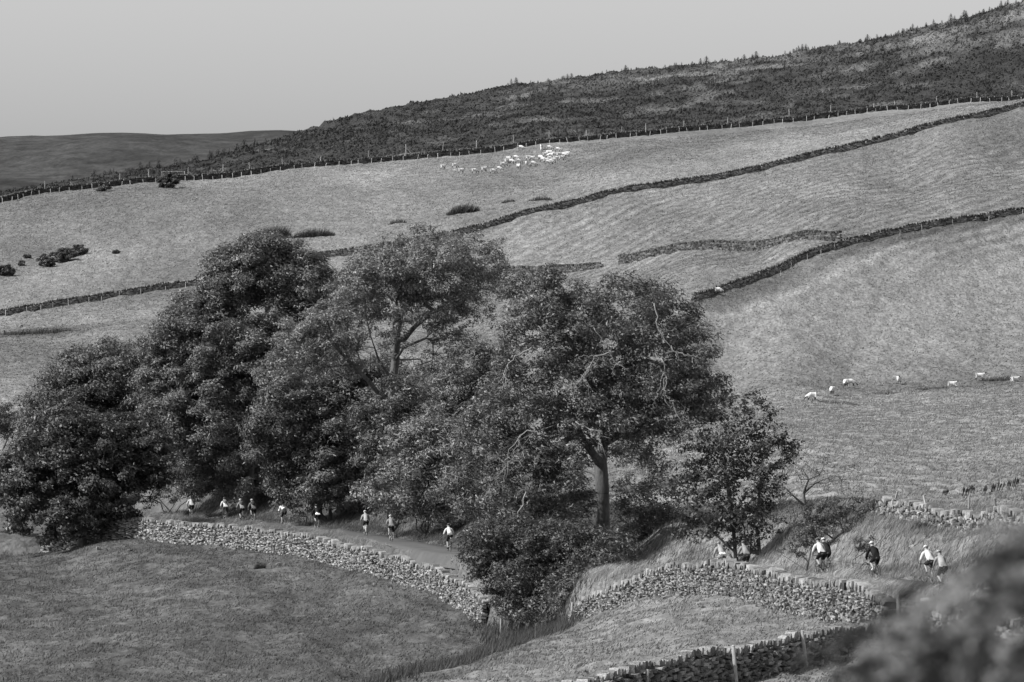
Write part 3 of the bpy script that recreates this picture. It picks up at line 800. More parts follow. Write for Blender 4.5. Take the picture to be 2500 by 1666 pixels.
    V, Fc, ta = leaf_arrays(C, Nr, Ax, rs.uniform(leaf[0], leaf[1], N) * 0.86, rs.uniform(leaf[2], leaf[3], N) * 0.92, tn)
    link(crownname, np_mesh(crownname, V - bx, Fc, {'tone': ta}, False, [M[gloss]]), root)
    for pl in dead:
        mb = MB(); q = [Vector(p) for p in pl]
        dead_branch(mb, q, rs)
        mb.v = [tuple(Vector(v) - Vector(bx)) for v in mb.v]
        link('dead_branch', mb.mesh('dead_branch', [M['dead']], True), root)
    return root, N

def dead_branch(mb, q, rs, r=0.03, lvl=0):
    # smooth path with side twigs
    pts = []
    for i in range(len(q) - 1):
        for k in range(4):
            f = k / 4; pts.append(q[i].lerp(q[i + 1], f) + Vector(rs.normal(0, 0.05, 3)))
    pts.append(q[-1])
    n = len(pts)
    mb.tube(pts, [r * (1 - 0.8 * i / (n - 1)) + 0.008 for i in range(n)], 5)
    if lvl < 2:
        for _ in range(4 if lvl == 0 else 2):
            i = rs.randint(max(1, n // 4), n - 1); dr = (pts[min(i + 1, n - 1)] - pts[i - 1]).normalized()
            dr = (dr + Vector(rs.normal(0, 0.55, 3)) + Vector((0.1, 0, -0.25))).normalized()
            L = (pts[-1] - pts[0]).length * rs.uniform(0.25, 0.45)
            e = pts[i] + dr * L + Vector((0, 0, -0.15 * L))
            dead_branch(mb, [pts[i], pts[i].lerp(e, 0.5) + Vector(rs.normal(0, 0.1 * L, 3)), e], rs, r * 0.55, lvl + 1)

def gp(u, v, d):
    """ground point at picture column u and distance d"""
    x = (u - 1250.0) / F * d
    return (x, d, gz1(x, d))
NL = 0
def T(*a, **k):
    global NL
    r, n = make_tree(*a, **k); NL += n; return r

# left group
T('broadleaf_tree', 'rounded tree at the far left, standing behind the lower spreading one', 455, gp(230, 1240, 455),
  [(230, 950, 95), (150, 1040, 95), (320, 970, 80), (245, 895, 55), (180, 930, 60), (300, 1060, 100), (210, 1080, 100), (370, 1040, 70), (120, 1120, 70), (300, 900, 50), (375, 910, 50), (140, 960, 52), (95, 1040, 45), (410, 970, 55), (270, 870, 35)], tone=0.085, seed=21, trunk_r=0.38)
T('broadleaf_tree', 'dark low spreading tree overhanging the left end of the sunlit wall', 414, gp(200, 1320, 414),
  [(130, 1120, 85), (70, 1190, 60), (230, 1100, 90), (120, 1230, 85), (250, 1200, 95), (330, 1140, 75), (180, 1258, 52), (330, 1070, 60), (55, 1250, 42), (290, 1230, 50), (375, 1140, 45), (30, 1150, 40), (235, 1262, 36), (160, 1030, 50)], tone=0.05, seed=22, trunk_r=0.4, leaf=(0.24, 0.38, 0.12, 0.20), cl=(0.4, 0.7))
T('broadleaf_tree', 'tall dense domed tree left of the open-branched ash', 440, gp(600, 1200, 440),
  [(655, 655, 72), (735, 690, 62), (570, 690, 70), (645, 745, 100), (745, 765, 62), (505, 785, 78), (440, 830, 65), (540, 875, 100), (640, 880, 90), (430, 940, 85), (520, 1000, 100), (620, 1020, 100), (430, 1060, 85), (530, 1110, 95), (640, 1120, 75), (395, 1000, 60), (700, 840, 55), (395, 890, 40), (600, 620, 45), (690, 630, 45), (470, 1140, 60, 3), (785, 730, 30), (480, 1165, 45, 6), (560, 1160, 48, 4), (640, 1175, 45, 3), (420, 1145, 45, 6), (690, 1080, 50), (690, 920, 50), (670, 990, 60), (480, 870, 60), (600, 950, 60), (780, 700, 40), (620, 640, 60), (520, 720, 52), (470, 765, 48), (795, 725, 32), (770, 800, 48), (430, 790, 40), (385, 855, 42), (555, 650, 45), (745, 640, 42), (815, 750, 28), (800, 690, 30)], tone=0.090, seed=23, trunk_r=0.5,
  limbs=[[gp(600, 1200, 440), P(610, 1050, 440), P(625, 900, 439)], [P(625, 900, 439), P(600, 830, 436), P(560, 760, 435)], [P(625, 900, 439), P(650, 800, 437), P(655, 700, 437)], [P(625, 920, 439), P(680, 850, 437), P(720, 800, 436)], [P(612, 1040, 440), P(540, 970, 436), P(470, 930, 434)]])
ash3 = [[gp(965, 1250, 400), P(962, 1080, 400), P(958, 930, 400), P(965, 880, 400)],
        [P(965, 880, 400), P(970, 830, 399), P(978, 790, 398), P(968, 740, 398), P(985, 680, 398)],
        [P(965, 880, 400), P(985, 850, 398), P(1040, 825, 396), P(1060, 790, 395), P(1085, 755, 395)],
        [P(978, 845, 399), P(1010, 800, 397), P(1060, 760, 396), P(1130, 730, 396)],
        [P(1040, 825, 396), P(1090, 825, 395), P(1140, 830, 395)],
        [P(958, 930, 400), P(925, 880, 399), P(905, 820, 398), P(890, 760, 398)],
        [P(958, 950, 400), P(905, 905, 397), P(905, 860, 396)],
        [P(955, 1000, 400), P(900, 930, 397), P(850, 880, 396), P(835, 810, 396)],
        [P(850, 880, 396), P(815, 840, 395), P(800, 790, 395)]]
T('ash_tree', 'ash tree with open dark branches in the middle of the row', 400, gp(965, 1250, 400),
  [(1000, 645, 70), (1030, 590, 38), (920, 690, 70), (1080, 660, 72), (1165, 640, 60), (1195, 715, 48), (860, 735, 62), (960, 745, 75), (1065, 735, 75), (1150, 780, 50), (800, 795, 62), (765, 755, 38), (745, 855, 52), (830, 850, 40, None, 0.5), (1120, 850, 36, None, 0.5), (1020, 690, 60), (900, 780, 45, None, 0.6), (1180, 670, 40), (960, 620, 40), (1050, 900, 45, None, 0.6), (700, 900, 40)] if False else
  [(1000, 645, 70), (1030, 590, 38), (920, 690, 70), (1080, 660, 72), (1165, 640, 60), (1195, 715, 48), (860, 735, 62), (960, 735, 70), (1065, 725, 70), (1150, 775, 48), (800, 795, 62), (765, 755, 38), (745, 855, 52), (825, 850, 40), (1120, 845, 30), (1020, 690, 60), (890, 775, 40), (1180, 670, 40), (960, 620, 40), (1055, 905, 40), (710, 900, 45), (780, 880, 45), (860, 900, 40), (1015, 930, 40), (940, 830, 28), (1110, 610, 38), (1215, 680, 30), (870, 690, 45), (720, 820, 40), (690, 860, 35), (1100, 790, 40), (1090, 930, 40), (840, 800, 50), (1040, 850, 42, None, 0.35), (965, 865, 40, None, 0.4), (1090, 885, 40, None, 0.5), (1145, 705, 50), (1205, 645, 30), (930, 640, 40), (1140, 880, 30), (865, 835, 38), (1010, 755, 40), (1120, 740, 45), (780, 830, 45), (980, 700, 50)],
  limbs=ash3, leaf=(0.19, 0.34, 0.075, 0.125), tone=0.125, seed=24, trunk_r=0.36, dens=7.0, per=98, cl=(0.4, 0.75))
T('shrub_thicket', 'leafy thicket below the open-branched ash, behind the riders in mid lane', 411, gp(790, 1240, 414),
  [(720, 975, 80), (815, 955, 72), (900, 975, 75), (690, 1060, 80), (800, 1050, 90), (900, 1070, 85), (775, 1140, 70), (975, 990, 60), (700, 1140, 60), (860, 1150, 60), (960, 1070, 60), (660, 1000, 40), (700, 1190, 42), (770, 1195, 42), (850, 1200, 42), (920, 1160, 55), (650, 1100, 45), (930, 920, 50), (860, 920, 45), (650, 930, 40), (1000, 930, 40), (760, 1215, 34, 2), (830, 1215, 36, 2), (800, 1180, 50), (900, 1205, 36, 2)], tone=0.08, seed=25, trunk_r=0.2, cat='thicket', multi=4)
T('hazel_thicket', 'tall leafy thicket hiding the lower trunk of the open-branched ash', 387, gp(950, 1270, 389),
  [(960, 965, 45), (930, 1020, 52), (985, 1030, 50), (945, 1085, 52), (1000, 1090, 45), (900, 1130, 45), (960, 1150, 50), (900, 1010, 40), (1020, 975, 36)], tone=0.075, seed=40, trunk_r=0.14, cat='thicket', multi=4, depth=0.5)
T('elder_bush', 'paler green bush behind the two riders nearest the open stretch of lane', 381, gp(1020, 1290, 384),
  [(1000, 1080, 55), (1075, 1100, 60), (1000, 1150, 58), (1060, 1180, 65), (940, 1200, 45), (1110, 1150, 50), (985, 1220, 45), (1090, 1230, 50), (880, 1215, 35), (1000, 1245, 35), (1060, 1250, 40), (1115, 1265, 40), (940, 1235, 32), (1140, 1220, 45), (1050, 1050, 45)], tone=0.13, seed=26, trunk_r=0.13, cat='bush', multi=4)
T('hazel_bush', 'leafy bush filling the gap between the ash and the big right tree', 392, gp(1170, 1240, 392),
  [(1160, 905, 55), (1105, 940, 52), (1225, 900, 45), (1180, 980, 60), (1110, 1020, 55), (1230, 980, 50), (1060, 1000, 45)], tone=0.085, seed=27, trunk_r=0.14, cat='bush', multi=3)
# right ash
a4 = [[gp(1470, 1338, 326), P(1472, 1240, 326), P(1466, 1130, 326), P(1472, 1085, 326)],
      [P(1472, 1085, 326), P(1480, 1000, 325), P(1500, 900, 324), P(1540, 820, 323)],
      [P(1480, 1000, 325), P(1440, 930, 323), P(1400, 850, 322), P(1370, 780, 322)],
      [P(1466, 1135, 326), P(1430, 1085, 324), P(1390, 1070, 322), P(1360, 1095, 321)],
      [P(1440, 1100, 325), P(1400, 1020, 322), P(1330, 980, 321), P(1280, 940, 320)],
      [P(1500, 900, 324), P(1580, 880, 323), P(1650, 900, 323)],
      [P(1472, 1090, 326), P(1540, 1030, 324), P(1610, 1010, 323)],
      [P(1400, 1020, 322), P(1300, 1060, 320), P(1220, 1100, 319)],
      [P(1300, 1060, 320), P(1220, 1160, 318), P(1160, 1230, 317)]]
def dd(pl, d): return [P(u, v, d) for u, v in pl]
dead4 = [dd([(1535, 905), (1500, 880), (1475, 840), (1450, 800)], 316.5), dd([(1500, 860), (1450, 870), (1430, 920), (1445, 990)], 316.5), dd([(1618, 875), (1625, 920), (1615, 960), (1640, 1000)], 317),
         dd([(1600, 740), (1605, 800), (1640, 860), (1690, 870)], 317.5), dd([(1640, 980), (1665, 1040), (1715, 1075), (1735, 1100)], 317), dd([(1300, 850), (1260, 870), (1230, 910), (1215, 940)], 317),
         dd([(1405, 1030), (1440, 1050), (1460, 1060), (1480, 1120)], 316), dd([(1330, 1060), (1290, 1050), (1240, 1100), (1235, 1170)], 315.5), dd([(1290, 1200), (1260, 1270), (1265, 1310)], 315), dd([(1170, 1290), (1200, 1340), (1195, 1390)], 315),
         ]
T('ash_tree', 'big ash with a bare lower trunk and pale dead branches at right of the row', 326, gp(1470, 1338, 326),
  [(1350, 735, 60), (1275, 720, 50), (1290, 800, 66), (1425, 750, 62), (1520, 745, 66), (1600, 760, 58), (1650, 800, 56), (1685, 870, 62), (1705, 945, 60), (1600, 850, 85), (1485, 830, 85), (1375, 830, 75), (1255, 870, 48), (1380, 930, 85), (1500, 945, 85), (1610, 960, 75), (1690, 1010, 55), (1255, 955, 70), (1200, 1030, 70), (1300, 1040, 75), (1415, 1010, 50),
   (1185, 1110, 75), (1285, 1140, 75), (1150, 1200, 65), (1240, 1230, 75), (1340, 1210, 55), (1570, 1050, 50), (1640, 1070, 45), (1330, 690, 35), (1260, 690, 30), (1560, 720, 40), (1380, 1130, 45), (1420, 1140, 28), (1530, 1110, 35), (1400, 1075, 42), (1330, 1120, 58), (1375, 1190, 55), (1410, 1230, 40), (1350, 1270, 55), (1290, 1280, 55), (1200, 1270, 55), (1100, 1190, 50), (1480, 1050, 42, -3), (1430, 1050, 40, -2.5), (1530, 1080, 40, -3), (1500, 1000, 60, -4), (1580, 1010, 55), (1740, 960, 35), (1730, 1000, 35), (1445, 1095, 26, -2), (1560, 1120, 30)],
  limbs=a4, tone=0.090, seed=28, trunk_r=0.40, dead=dead4, cl=(0.4, 0.75), per=98, dens=9, leaf=(0.19, 0.32, 0.08, 0.135))
T('hawthorn_thicket', 'dark thicket spilling into the gully in front of the big ash trunk', 316, gp(1290, 1500, 313),
  [(1200, 1310, 52), (1265, 1325, 72), (1360, 1320, 62), (1420, 1350, 45), (1225, 1390, 62), (1320, 1405, 75), (1405, 1410, 55), (1470, 1390, 45), (1270, 1460, 52), (1350, 1465, 45), (1510, 1375, 38), (1190, 1420, 35), (1155, 1335, 36), (1165, 1385, 35), (1240, 1490, 30), (1310, 1490, 35), (1440, 1330, 50), (1500, 1330, 42), (1430, 1390, 50, -8), (1480, 1370, 40, -8), (1385, 1440, 48, -9), (1530, 1350, 34, -6), (1300, 1370, 60), (1340, 1470, 42, -9), (1290, 1500, 34, -8), (1430, 1440, 34, -10), (1240, 1440, 45, -4), (1170, 1370, 45)], tone=0.058, seed=29, trunk_r=0.16, cat='thicket', multi=5, leaf=(0.16, 0.28, 0.08, 0.14), dens=14, cl=(0.35, 0.6))
T('shrub_thicket', 'thin leafy scrub right of the bare ash trunk', 333, gp(1580, 1330, 333),
  [(1545, 1200, 48), (1605, 1225, 50), (1545, 1270, 55), (1640, 1290, 50), (1590, 1300, 50), (1600, 1150, 35), (1680, 1300, 40), (1530, 1310, 45), (1410, 1260, 45), (1400, 1200, 40)], tone=0.085, seed=30, trunk_r=0.1, cat='thicket', multi=4, leaf=(0.16, 0.28, 0.07, 0.12))
T('sycamore_tree', 'small many-stemmed tree with ragged right side, above the two half-hidden riders', 302, gp(1835, 1326, 302),
  [(1830, 990, 36), (1790, 1030, 45), (1875, 1015, 28), (1845, 1070, 45), (1895, 1085, 26), (1780, 1110, 62), (1865, 1140, 42), (1740, 1170, 62), (1820, 1200, 66), (1925, 1095, 18), (1725, 1240, 58), (1790, 1270, 60), (1860, 1235, 40), (1705, 1120, 45), (1905, 1165, 18), (1700, 1290, 45), (1750, 1030, 35), (1760, 1300, 40), (1855, 990, 20), (1915, 1120, 18), (1690, 1200, 50), (1885, 1180, 36), (1935, 1105, 18), (1900, 1050, 22), (1660, 1170, 40), (1830, 1280, 45), (1880, 1275, 34), (1700, 1060, 36), (1920, 1085, 22), (1870, 1095, 36), (1942, 1085, 15), (1930, 1125, 16), (1890, 1005, 18), (1905, 1200, 18)],
  tone=0.045, seed=31, depth=0.3, trunk_r=0.17, multi=5, leaf=(0.15, 0.27, 0.12, 0.2), cl=(0.35, 0.6), dens=12, per=74)
haw = [[gp(1968, 1275, 296), P(1965, 1235, 296), P(1962, 1205, 296)], [P(1962, 1205, 296), P(1975, 1170, 295), P(1960, 1150, 295)], [P(1965, 1235, 296), P(1935, 1210, 295), P(1915, 1190, 295)], [P(1962, 1210, 296), P(1990, 1180, 295), P(2025, 1165, 294), P(2075, 1150, 294)],
       [gp(1960, 1275, 296), P(1935, 1240, 295), P(1900, 1225, 295)], [P(1975, 1180, 295), P(2000, 1160, 295), P(2010, 1140, 295)]]
T('hawthorn_tree', 'nearly bare hawthorn with twisted branches right of the small tree', 296, gp(1965, 1275, 296),
  [(2065, 1155, 22), (1930, 1185, 32), (1985, 1165, 32), (2030, 1160, 22), (1900, 1225, 34), (1955, 1145, 25), (2005, 1150, 25), (1885, 1190, 25), (2080, 1150, 16), (1920, 1250, 30), (1880, 1150, 30), (1990, 1130, 30), (2040, 1190, 25), (1930, 1130, 25)], limbs=haw, tone=0.09, seed=32, trunk_r=0.12, per=12, dens=18, tip=0.013, cl=(0.25, 0.45), leaf=(0.10, 0.18, 0.05, 0.09), back=False)
GO = dict(cat='bush', multi=4, trunk_r=0.06, leaf=(0.10, 0.22, 0.04, 0.08), cl=(0.22, 0.42), dens=22, wind=0.3, upbias=0.2, per=330)
T('bramble_bush', 'low dark brambles on the bank behind the leading pale-jerseyed rider', 452, gp(430, 1230, 452), [(430, 1195, 36), (500, 1190, 34), (390, 1205, 30), (560, 1190, 34), (620, 1200, 32), (350, 1200, 40, 6), (315, 1185, 40, 6), (380, 1170, 42, 8), (340, 1150, 40, 8)], tone=0.06, seed=38, cat='bush', multi=4, trunk_r=0.06, leaf=(0.14, 0.26, 0.08, 0.14), cl=(0.3, 0.5), dens=12)  # bushes added to darken a bank that came out too sunlit
T('bramble_bush', 'leafy brambles between the rider with white shoulders and the rider in black', 411, gp(745, 1270, 413), [(735, 1215, 30), (700, 1225, 26), (770, 1230, 28), (725, 1250, 22)], tone=0.10, seed=39, cat='bush', multi=4, trunk_r=0.05, leaf=(0.14, 0.26, 0.08, 0.14), cl=(0.25, 0.45), dens=14)
T('gorse_bush', 'wide dark gorse bush between the bare hawthorn and the tumbledown wall', 293, gp(2040, 1290, 293), [(1990, 1262, 36), (2040, 1255, 36), (2085, 1245, 32), (2120, 1245, 26), (2020, 1280, 36), (1960, 1278, 32), (2070, 1275, 30)], tone=0.055, seed=33, **GO)
T('gorse_bush', 'gorse bush on the bank behind the pale-jerseyed rider', 280, gp(1965, 1345, 280), [(1960, 1320, 34), (1990, 1305, 32), (1930, 1345, 26), (1965, 1350, 32), (2015, 1310, 26)], tone=0.065, seed=34, **GO)
T('gorse_bush', 'small spiky gorse beside the rider all in black', 270, gp(2112, 1365, 270), [(2112, 1325, 20), (2120, 1345, 20), (2105, 1350, 18)], tone=0.05, seed=35, **GO)
T('shrub', 'small dark bush at the left edge above the spreading tree', 600, gp(15, 1070, 600), [(10, 1020, 30), (40, 1030, 26), (-20, 1030, 30), (20, 1050, 26)], tone=0.05, seed=36, cat='bush', multi=3, trunk_r=0.08)
T('shrub', 'dark leaves of a shrub cut by the left edge beside the spreading tree', 430, gp(-20, 1300, 430), [(-25, 1170, 40), (-40, 1230, 45), (-10, 1210, 28)], tone=0.05, seed=37, cat='bush', multi=3, trunk_r=0.1)
# gorse dots on the hill pasture
for i, (u, v, rp, lb) in enumerate([(115, 640, 17, 'rounded dark gorse, lower left one of the touching trio on the hill'), (160, 627, 20, 'dark gorse in the middle of the touching trio on the hill'), (192, 615, 16, 'dark gorse, upper right one of the touching trio on the hill'), (66, 630, 7, 'small gorse left of the touching trio, upper of two'), (55, 645, 7, 'small gorse left of the touching trio, lower of two'), (131, 623, 6, 'tiny gorse just above the touching trio'), (284, 619, 6, 'tiny lone gorse right of the touching trio'), (12, 664, 16, 'flat gorse at the left edge of the hill'),
                               (252, 460, 12, 'small round gorse below the moor wall, left one'), (413, 446, 20, 'wide round gorse below the moor wall near the pale gate')]):
    p = at(u, v + rp * 0.7, 800)
    rp *= 1.35
    make_tree('gorse_bush', lb, p.y, tuple(p), [(u - rp * 0.35, v + rp * 0.1, rp * 0.6, 0), (u + rp * 0.35, v, rp * 0.6, 0), (u, v - rp * 0.2, rp * 0.6, 0.5)], tone=0.042, seed=50 + i, cat='bush', multi=3, trunk_r=0.05, leaf=(0.25, 0.45, 0.12, 0.22), cl=(0.35, 0.6), dens=12, per=330, wind=0.2, back=False)
print('leaves', NL)

# ------------------------------------------------------------------ rush tufts, docks
def rush_mesh(name, L, Dp, h, n, tone, seed, lean=0.35, w=0.03):
    rs = np.random.RandomState(seed)
    x = rs.uniform(-L / 2, L / 2, n); y = rs.uniform(-Dp / 2, Dp / 2, n)
    hh = h * rs.uniform(0.5, 1.1, n) * np.sqrt(np.clip(1 - (2 * x / L) ** 2, 0.08, 1))
    th = rs.uniform(0, math.pi, n); c = np.stack([np.cos(th) * w, np.sin(th) * w, 0 * th], 1)
    b = np.stack([x, y, 0 * x - 0.1], 1); tip = b + np.stack([hh * rs.normal(lean, 0.3, n), hh * rs.normal(0, 0.25, n), hh], 1)
    V = np.stack([b - c, b + c, tip], 1).reshape(-1, 3)
    return np_mesh(name, V, np.arange(3 * n).reshape(-1, 3), {'tone': np.repeat(tone * rs.uniform(0.6, 1.4, n), 3)}, False, [M['blade']])
def rush(label, u, v, wpx, hpx, tone=0.05, n=260, ymin=180, name='rush_clump', depth=0.35):
    p = at(u, v, ymin); s = p.y / F
    me = rush_mesh(name, wpx * s, max(0.4, wpx * s * depth), hpx * s, n, tone, int(u) + int(v), w=max(0.02, 0.9 * s))
    o = link(name, me, None, p); tag(o, label, 'rushes', None, 'stuff' if ('line of' in label or 'bracken' in label or 'flat' in label) else None)
    # follow the slope
    x0, x1 = p.x - wpx * s / 2, p.x + wpx * s / 2
    o.rotation_euler = (0, -math.atan2(gz1(x1, p.y) - gz1(x0, p.y), x1 - x0), 0)
rush('dark rushes just above the dome of the tallest dense tree', 662, 586, 95, 36, 0.04, 1300, 800)
rush('thin trailing rushes right of the dark clump above the dense tree', 765, 580, 105, 24, 0.055, 900, 800)
rush('lone rush patch on the upper pasture above the ash', 1130, 520, 80, 26, 0.055, 600, 800)
rush('faint rush patch on the upper pasture left of the long diagonal wall', 970, 545, 45, 14, 0.08, 160, 800)
rush('rush patch nearest the long diagonal wall below the flock', 1318, 490, 60, 14, 0.075, 200, 800)
rush('small rush patch between two others below the flock', 1240, 497, 36, 12, 0.08, 140, 800)
rush('thin line of rushes below the leftmost sheep of the lower pasture', 2035, 985, 130, 9, 0.07, 420, 600)
rush('thin line of rushes below the lone facing sheep of the lower pasture', 2165, 964, 140, 10, 0.065, 450, 600)
rush('line of rushes left of the lying sheep on the lower pasture', 2275, 950, 90, 10, 0.07, 260, 600)
rush('dark rushes between the two rightmost sheep of the lower pasture', 2440, 930, 110, 14, 0.06, 380, 600)
rush('dark bracken in the hollow at the left edge below the far wall', 90, 815, 190, 16, 0.05, 700, 800)
rush('dark rush tuft in the dark field below the sunlit wall', 632, 1390, 28, 24, 0.04, 220)
rush('flat dark tuft in the dark field below the taller rush tuft', 610, 1412, 22, 7, 0.04, 320)
rush('dark sedge tuft at the foot of the tumbledown wall', 2242, 1292, 46, 30, 0.055, 260)
for i, (u, v, h) in enumerate([(2308, 1212, 18), (2355, 1212, 24), (2372, 1205, 20), (2420, 1205, 22), (2440, 1202, 26), (2462, 1198, 26), (2480, 1194, 30), (2405, 1208, 20)]):
    p = at(u, v, 300); s = p.y / F; m = MB(); hh = h * s
    for k in range(5):
        x = random.uniform(-0.2, 0.2); top = Vector((x + hh * 0.25 + random.uniform(-.05, .05), random.uniform(-.1, .1), hh * random.uniform(0.7, 1.1)))
        b = Vector((x, 0, -0.05)); m.tube([b, b.lerp(top, 0.45), b.lerp(top, 0.75), top], [0.015, 0.02, 0.055, 0.012], 5)
    tag(link('dock_plant', m.mesh('dock_plant', [cloth(0.04, 'seedhead')]), None, p), 'dark seeding dock stalk above the tumbledown wall, one of a row', 'plant', 'dark dock stalks along the field edge')

# ------------------------------------------------------------------ loose stones in the fields
for i, (u, v, w, h, lb) in enumerate([(680, 1382, 16, 8, 'long pale stone in the dark field right of the rush tuft'), (240, 1344, 10, 9, 'pale stone poking up below the left end of the sunlit wall'), (318, 1347, 12, 5, 'flat pale stone in the dark field under the sunlit wall'), (915, 1430, 8, 5, 'small pale stone below the sunlit wall, left of the gully'), (916, 1462, 6, 4, 'tiny pale stone in the dark field, lowest one'), (1220, 1537, 10, 8, 'pale boulder at the gully mouth'), (1160, 1536, 7, 5, 'small pale rock in the gully grass'),
                                      (1630, 1463, 26, 5, 'flat pale slab lying below the humped wall'), (1846, 1482, 6, 7, 'small pale upright stone under the humped wall'), (2445, 1282, 26, 20, 'rounded pale boulder in the tumbledown wall'), (2485, 1290, 24, 20, 'rounded grey boulder at the right end of the tumbledown wall'), (8, 815, 12, 8, 'pale rock at the left edge on the hill'), (52, 800, 12, 7, 'pale rock in the hollow at the left of the hill')]):
    p = at(u, v, 180); s = p.y / F
    o = link('boulder' if w > 20 and h > 12 else 'stone', ROCK_ME[i % 8], None, (p.x, p.y, p.z + h * s * 0.3)); o.scale = (w * s, max(0.25, w * s * 0.7), h * s * 1.2); o.rotation_euler = (0.1, -0.3 if i == 0 else 0.05, 0.4 * i)
    tag(o, lb, 'stone')

# ------------------------------------------------------------------ conifers on the moor
def conifer_mesh(seed):
    rs = np.random.RandomState(seed); m = MB(); m.tube([(0, 0, -0.3), (0, 0, 0.98)], [0.022, 0.004], 4)
    n = 7
    for i in range(n):
        z = 0.08 + 0.88 * i / n; r = 0.30 * (1 - i / n) ** 0.8 + 0.03
        k = 7; a0 = rs.uniform(0, 6)
        for q in range(k):
            a = a0 + 2 * math.pi * q / k + rs.uniform(-.2, .2); rr = r * rs.uniform(0.65, 1.2); w = 0.30
            c = Vector((math.cos(a) * rr, math.sin(a) * rr, z - 0.04 * rs.uniform(0, 1)))
            l = Vector((math.cos(a + w) * rr * .5, math.sin(a + w) * rr * .5, z + 0.04)); r2 = Vector((math.cos(a - w) * rr * .5, math.sin(a - w) * rr * .5, z + 0.04)); t = Vector((0, 0, z + 0.13))
            m.add([c, l, t, r2], [(0, 1, 2), (0, 2, 3)])
    return m.mesh('young_conifer', [M['conifer']])
CON = [conifer_mesh(i) for i in range(5)]
def conifer(u, v, hpx, label, group, ymin=1300, d=None):
    if d is None: p = at(u, v, ymin)
    else: x = (u - 1250.0) / F * d; p = Vector((x, d, gz1(x, d)))
    o = link('young_conifer', CON[random.randrange(5)], None, p)
    h = hpx * p.y / F; w = h * random.uniform(1.5, 2.5); o.scale = (w, w, h); o.rotation_euler = (0, random.uniform(-.04, .08), random.uniform(0, 6))
    tag(o, label, 'conifer', group)
cu_ = np.array([p[0] for p in CREST][::-1]); cd_ = np.array([p[2] for p in CREST][::-1])
rs = np.random.RandomState(5)
for i in range(205):   # skyline plantation, denser to the right
    u = 1080 + (2510 - 1080) * (rs.rand() ** 0.62); u += 9 * math.sin(u / 23.0)
    d = float(np.interp(u, cu_, cd_)) - rs.uniform(0, 1) ** 2.0 * (8 + 60 * (u - 1080) / 1420)
    conifer(u, 0, rs.uniform(8, 14) * (0.6 + 0.5 * (u - 1080) / 1420) + (8 if rs.rand() < .15 else 0), 'small dark conifer in the young plantation along the right skyline', 'young conifers along the skyline', d=d)
for i in range(50):    # scattered on the slope
    u = rs.uniform(900, 2500); d0 = float(np.interp(u, cu_, cd_)); d = rs.uniform(1420, d0 - 30)
    conifer(u, 0, rs.uniform(11, 22), 'small conifer scattered on the heathery slope below the skyline', 'conifers scattered on the moor slope', d=d)
for i in range(42):    # left shoulder, against the far moor
    u = rs.uniform(170, 660); d0 = float(np.interp(u, cu_, cd_)); d = d0 - rs.uniform(0, 45)
    conifer(u, 0, rs.uniform(12, 27), 'dark conifer in the straggling row at the left foot of the moor', 'conifers on the left shoulder of the moor', d=d)

# ------------------------------------------------------------------ skin-modifier bodies
def skin_body(name, verts, edges, rad, root, levels=2):
    me = bpy.data.meshes.new('tmp'); me.from_pydata([tuple(v) for v in verts], edges, [])
    o = bpy.data.objects.new('tmp', me); COL.objects.link(o)
    o.modifiers.new('s', 'SKIN')
    sk = me.skin_vertices[0].data
    for i, r in enumerate(rad):
        sk[i].radius = (r, r) if not hasattr(r, '__len__') else r
        sk[i].use_root = (i == root)
    sb = o.modifiers.new('b', 'SUBSURF'); sb.levels = levels; sb.render_levels = levels
    dg = bpy.context.evaluated_depsgraph_get()
    out = bpy.data.meshes.new_from_object(o.evaluated_get(dg)); out.name = name
    bpy.data.objects.remove(o); bpy.data.meshes.remove(me)
    return out

# sheep
def sheep_mesh(kind):
    hd = {'graze': [(0, .56, .52), (0, .74, .30), (0, .86, .12)], 'stand': [(0, .54, .78), (0, .66, .95), (0, .82, .90)], 'turn': [(.06, .54, .75), (.16, .62, .92), (.30, .70, .87)], 'lie': [(0, .54, .50), (0, .66, .66), (0, .82, .60)]}[kind]
    zz = -0.30 if kind == 'lie' else 0
    V = [(0, -.44, .62 + zz), (0, -.15, .66 + zz), (0, .15, .66 + zz), (0, .38, .64 + zz)] + hd
    E = [(0, 1), (1, 2), (2, 3), (3, 4), (4, 5), (5, 6)]; Rr = [.20, .27, .27, .22, .13, .085, .05]
    for sx in (-1, 1):
        for root_, y, back in ((0, -.40, 1), (3, .34, 0)):
            b = len(V)
            if kind == 'lie': V += [(sx * .17, y, .18), (sx * .24, y + .18, .07), (sx * .24, y + .30, .04)]
            elif back: V += [(sx * .13, y + .04, .42), (sx * .12, y - .05, .26), (sx * .12, y + .0, .02)]
            else: V += [(sx * .12, y, .40), (sx * .12, y + .02, .22), (sx * .12, y + .0, .02)]
            E += [(root_, b), (b, b + 1), (b + 1, b + 2)]; Rr += [.10, .045, .032]
    m = skin_body('sheep_' + kind, V, E, Rr, 1, 2)
    m.materials.append(M['fleece']); m.materials.append(M['sheep_dark'])
    hv = Vector(hd[1]); h2 = Vector(hd[2])
    for p in m.polygons:
        c = p.center; p.use_smooth = True
        if c.z < (0.34 if kind != 'lie' else 0.06) and abs(c.x) < .3 and c.y < 0.5: p.material_index = 1
        if min((c - hv).length, (c - h2).length, (c - (hv + h2) / 2).length) < 0.135: p.material_index = 1
    return m
SHEEP = {k: sheep_mesh(k) for k in ('graze', 'stand', 'turn', 'lie')}
def sheep(u, v, kind, ang, label, group, ymin, sc=1.0):
    p = at(u, v, ymin)
    o = tag(link('sheep', SHEEP[kind], None, p + Vector((0, 0, 0.10)), ang), label, 'sheep', group); o.scale = (sc, sc, sc)
FL = 'flock of sheep on the upper pasture'
